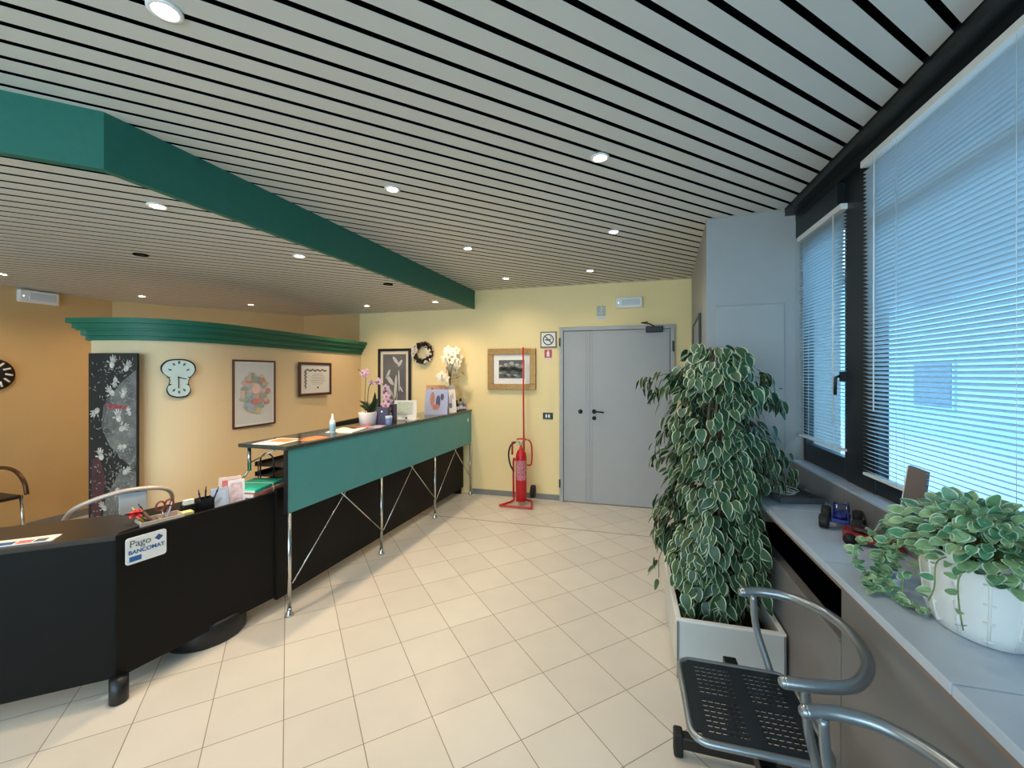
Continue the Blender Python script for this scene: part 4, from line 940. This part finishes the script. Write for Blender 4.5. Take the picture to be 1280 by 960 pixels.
for s in (-1, 1):
    for y_, r_ in ((-.058, .027), (.058, .030)):
        w_ = MB().tube([(s*.034, y_, r_), (s*.040, y_, r_), (s*.062, y_, r_), (s*.066, y_, r_)], [r_*.85, r_, r_, r_*.85], 20).build('wheel', M_cable, tb)
        mb = MB().tube([(s*.0655, y_, r_), (s*.068, y_, r_)], r_*.5, 12); mb.build('hub', M_chrome, w_)
tb.scale = (1.12, 1.12, 1.12)
# red toy
tr_ = thing('toy_car', (.925, 1.975, SZ), 'low dark red metal toy car beside the blue buggy', 'toy', 62)
M_tr = mat('toy_red', (150, 40, 28), .3, .2)
mb = MB(); mb.add([(-.03,-.075,.012),(.03,-.075,.012),(.034,.07,.012),(-.034,.07,.012),(-.022,-.08,.02),(.022,-.08,.02),(.034,.07,.045),(-.034,.07,.045),(-.034,-.01,.035),(.034,-.01,.035)],[(3,2,1,0),(0,1,5,4),(4,5,9,8),(8,9,6,7),(2,3,7,6),(1,2,6,9,5),(3,0,4,8,7)]); mb.build('body', M_tr, tr_, bevel=.003)
MB().box(-.022, .022, -.0, .045, .04, .058).build('cabin', mat('toy_dark', (60, 20, 18), .3), tr_, bevel=.006)
MB().box(-.04, .04, -.088, -.06, .006, .014).build('front_wing', M_tr, tr_); 
MB().add([(-.02, -.01, .045), (.02, -.01, .045), (.022, -.03, .085), (-.022, -.03, .085), (-.02, -.007, .045), (.02, -.007, .045), (.022, -.027, .086), (-.022, -.027, .086)], [(0,1,2,3),(7,6,5,4),(0,4,5,1),(2,6,7,3),(1,5,6,2),(0,3,7,4)]).build('windscreen', mat('pale_screen', (200, 206, 206), .2), tr_)
for s in (-1, 1):
    for y_ in (-.05, .05): MB().tube([(s*.034, y_, .018), (s*.05, y_, .018)], .018, 16).build('wheel', M_cable, tr_)
tr_.scale = (1.15, 1.15, 1.15)
# upright board on the ledge
t = thing('cardboard_piece', (1.020, 1.925, .9985), 'upright brown-grey board leaning on the window frame behind the trailing plant', 'board', -72)
MB().add([(-.03, 0, 0), (.05, 0, 0), (.055, .02, .19), (-.015, .02, .20), (-.03, .014, 0), (.05, .014, 0), (.055, .034, .19), (-.015, .034, .20)], [(0,1,2,3),(7,6,5,4),(0,4,5,1),(2,6,7,3),(1,5,6,2),(0,3,7,4)]).build('face', mat('board_brown', (118, 104, 98), .6), t)
MB().add([(-.031, -.001, 0), (-.026, -.001, 0), (-.011, .019, .20), (-.016, .019, .20)], [(0,1,2,3)]).build('edge', M_paper, t)
# trailing plant in white basket pot
pp = thing('trailing_plant', (.90, 1.40, SZ), 'trailing green plant with pale veined leaves in a white basket-weave pot', 'potted plant')
SX, SY = .88, 1.12
MB().lathe([(.085, 0), (.095, .004), (.108, .04), (.118, .12), (.124, .20), (.128, .205), (.128, .215), (.118, .215), (.112, .17)], seg=48, sx=SX, sy=SY).build('pot', mat('pot_white', (228, 228, 226), .35, var=.02), pp)
def pr(z): return .095+.013*min(1, z/.04)+max(0, (z-.04))*.10
mb = MB()
for k in range(12):
    a = k*2*math.pi/12; mb.tube([(SX*(pr(z)+.001)*math.cos(a), SY*(pr(z)+.001)*math.sin(a), z) for z in (.012, .06, .12, .195)], .0035, 6)
    for q in range(8):
        z = .02+.024*q; hw_ = .10 if q % 2 == 0 else .05
        if (q+k) % 2: continue
        mb.tube([(SX*(pr(z)+.001)*math.cos(a+e), SY*(pr(z)+.001)*math.sin(a+e), z) for e in (-hw_, 0, hw_)], .0032, 6)
mb.build('weave', mat('pot_white', (228, 228, 226)), pp)
mb = MB().lathe([(.0, .185), (.113, .185)], seg=32, sx=SX, sy=SY); mb.build('soil', M_soil, pp)
random.seed(5)
mbs = MB(); mbl = MB()
def pleaf(p, d, L, n=(0, 0, 1)):
    mbl.leaf(p, d, Vector(n)+Vector([random.uniform(-.4, .4) for _ in range(3)]), L, L*.80, rim=1, mi=random.choice((0, 0, 1)), me=2, fold=.08)
for k in range(620):
    a = random.uniform(0, 2*math.pi); e = random.uniform(.05, 1.45); rr_ = random.uniform(.6, 1.0)
    d = Vector((math.cos(a)*math.cos(e), math.sin(a)*math.cos(e), math.sin(e)))
    p = Vector((d.x*.145*rr_, d.y*.25*rr_, .19+d.z*.15*rr_))
    p.x = min(p.x, .10)
    if k % 3 == 0: mbs.tube(smooth_path([(p.x*.2, p.y*.3, .19), (p.x*.6, p.y*.6, p.z*.95), tuple(p)], 4), .0016, 4)
    dd = Vector((d.x, d.y, random.uniform(-.5, .5)))
    if p.x > .09: dd.x = -abs(dd.x)
    pleaf(p, dd, random.uniform(.030, .046), (d.x*.5-.3, d.y*.5-.3, 1))
vines = [[(-.03, .10, .20), (-.08, .17, .21), (-.12, .22, .12), (-.13, .20, .05), (-.12, .13, .008), (-.10, .04, .008)],
         [(-.02, .12, .20), (-.06, .22, .2), (-.08, .28, .1), (-.10, .28, .03), (-.14, .24, .008), (-.17, .16, .008)],
         [(0, .14, .2), (-.02, .26, .19), (-.04, .33, .09), (-.04, .36, .01), (-.08, .34, .006)],
         [(0, .12, .22), (-.05, .24, .22), (-.10, .30, .16), (-.16, .31, .08), (-.15, .25, .03), (-.16, .18, .01)],
         [(-.08, -.05, .21), (-.125, -.06, .19), (-.125, -.05, .12), (-.12, -.02, .07)],
         [(-.08, .0, .21), (-.12, .01, .19), (-.122, .03, .12), (-.125, .07, .10), (-.135, .06, .05)],
         [(-.07, -.1, .21), (-.115, -.12, .18), (-.11, -.11, .11), (-.12, -.14, .06)],
         [(.0, .05, .21), (-.06, .12, .22), (-.10, .17, .16), (-.11, .16, .10)]]
for vi, v in enumerate(vines):
    P = [Vector((q_.x, q_.y*(.86 if q_.y > .1 else 1), q_.z)) for q_ in smooth_path(v, 7)]; mbs.tube(P, .0018, 5)
    for i in range(3, len(P)):
        if (vi in (4, 5, 6)) and i % 4: continue
        for _ in range(1 if vi in (4, 5, 6) else 2):
            q = P[i]; d = Vector((random.uniform(-1, 1), random.uniform(-1, 1), random.uniform(-.1, .5)))
            if q.z < .03: d.z = abs(d.z)*.3
            if vi in (4, 5, 6) and d.x > 0: d.x = -d.x
            pleaf(q+Vector((0, 0, .004)), d, random.uniform(.022, .036), (-.4, -.3, 1))
mbs.build('vines', mat('vine_green', (120, 140, 84), .6), pp)
mbl.build('foliage', [mat('vine_leaf', (136, 170, 122), .4, var=.25, scale=60), mat('vine_leaf_dark', (88, 142, 104), .4, var=.25, scale=60), mat('vine_leaf_pale', (196, 220, 196), .45, var=.1)], pp)
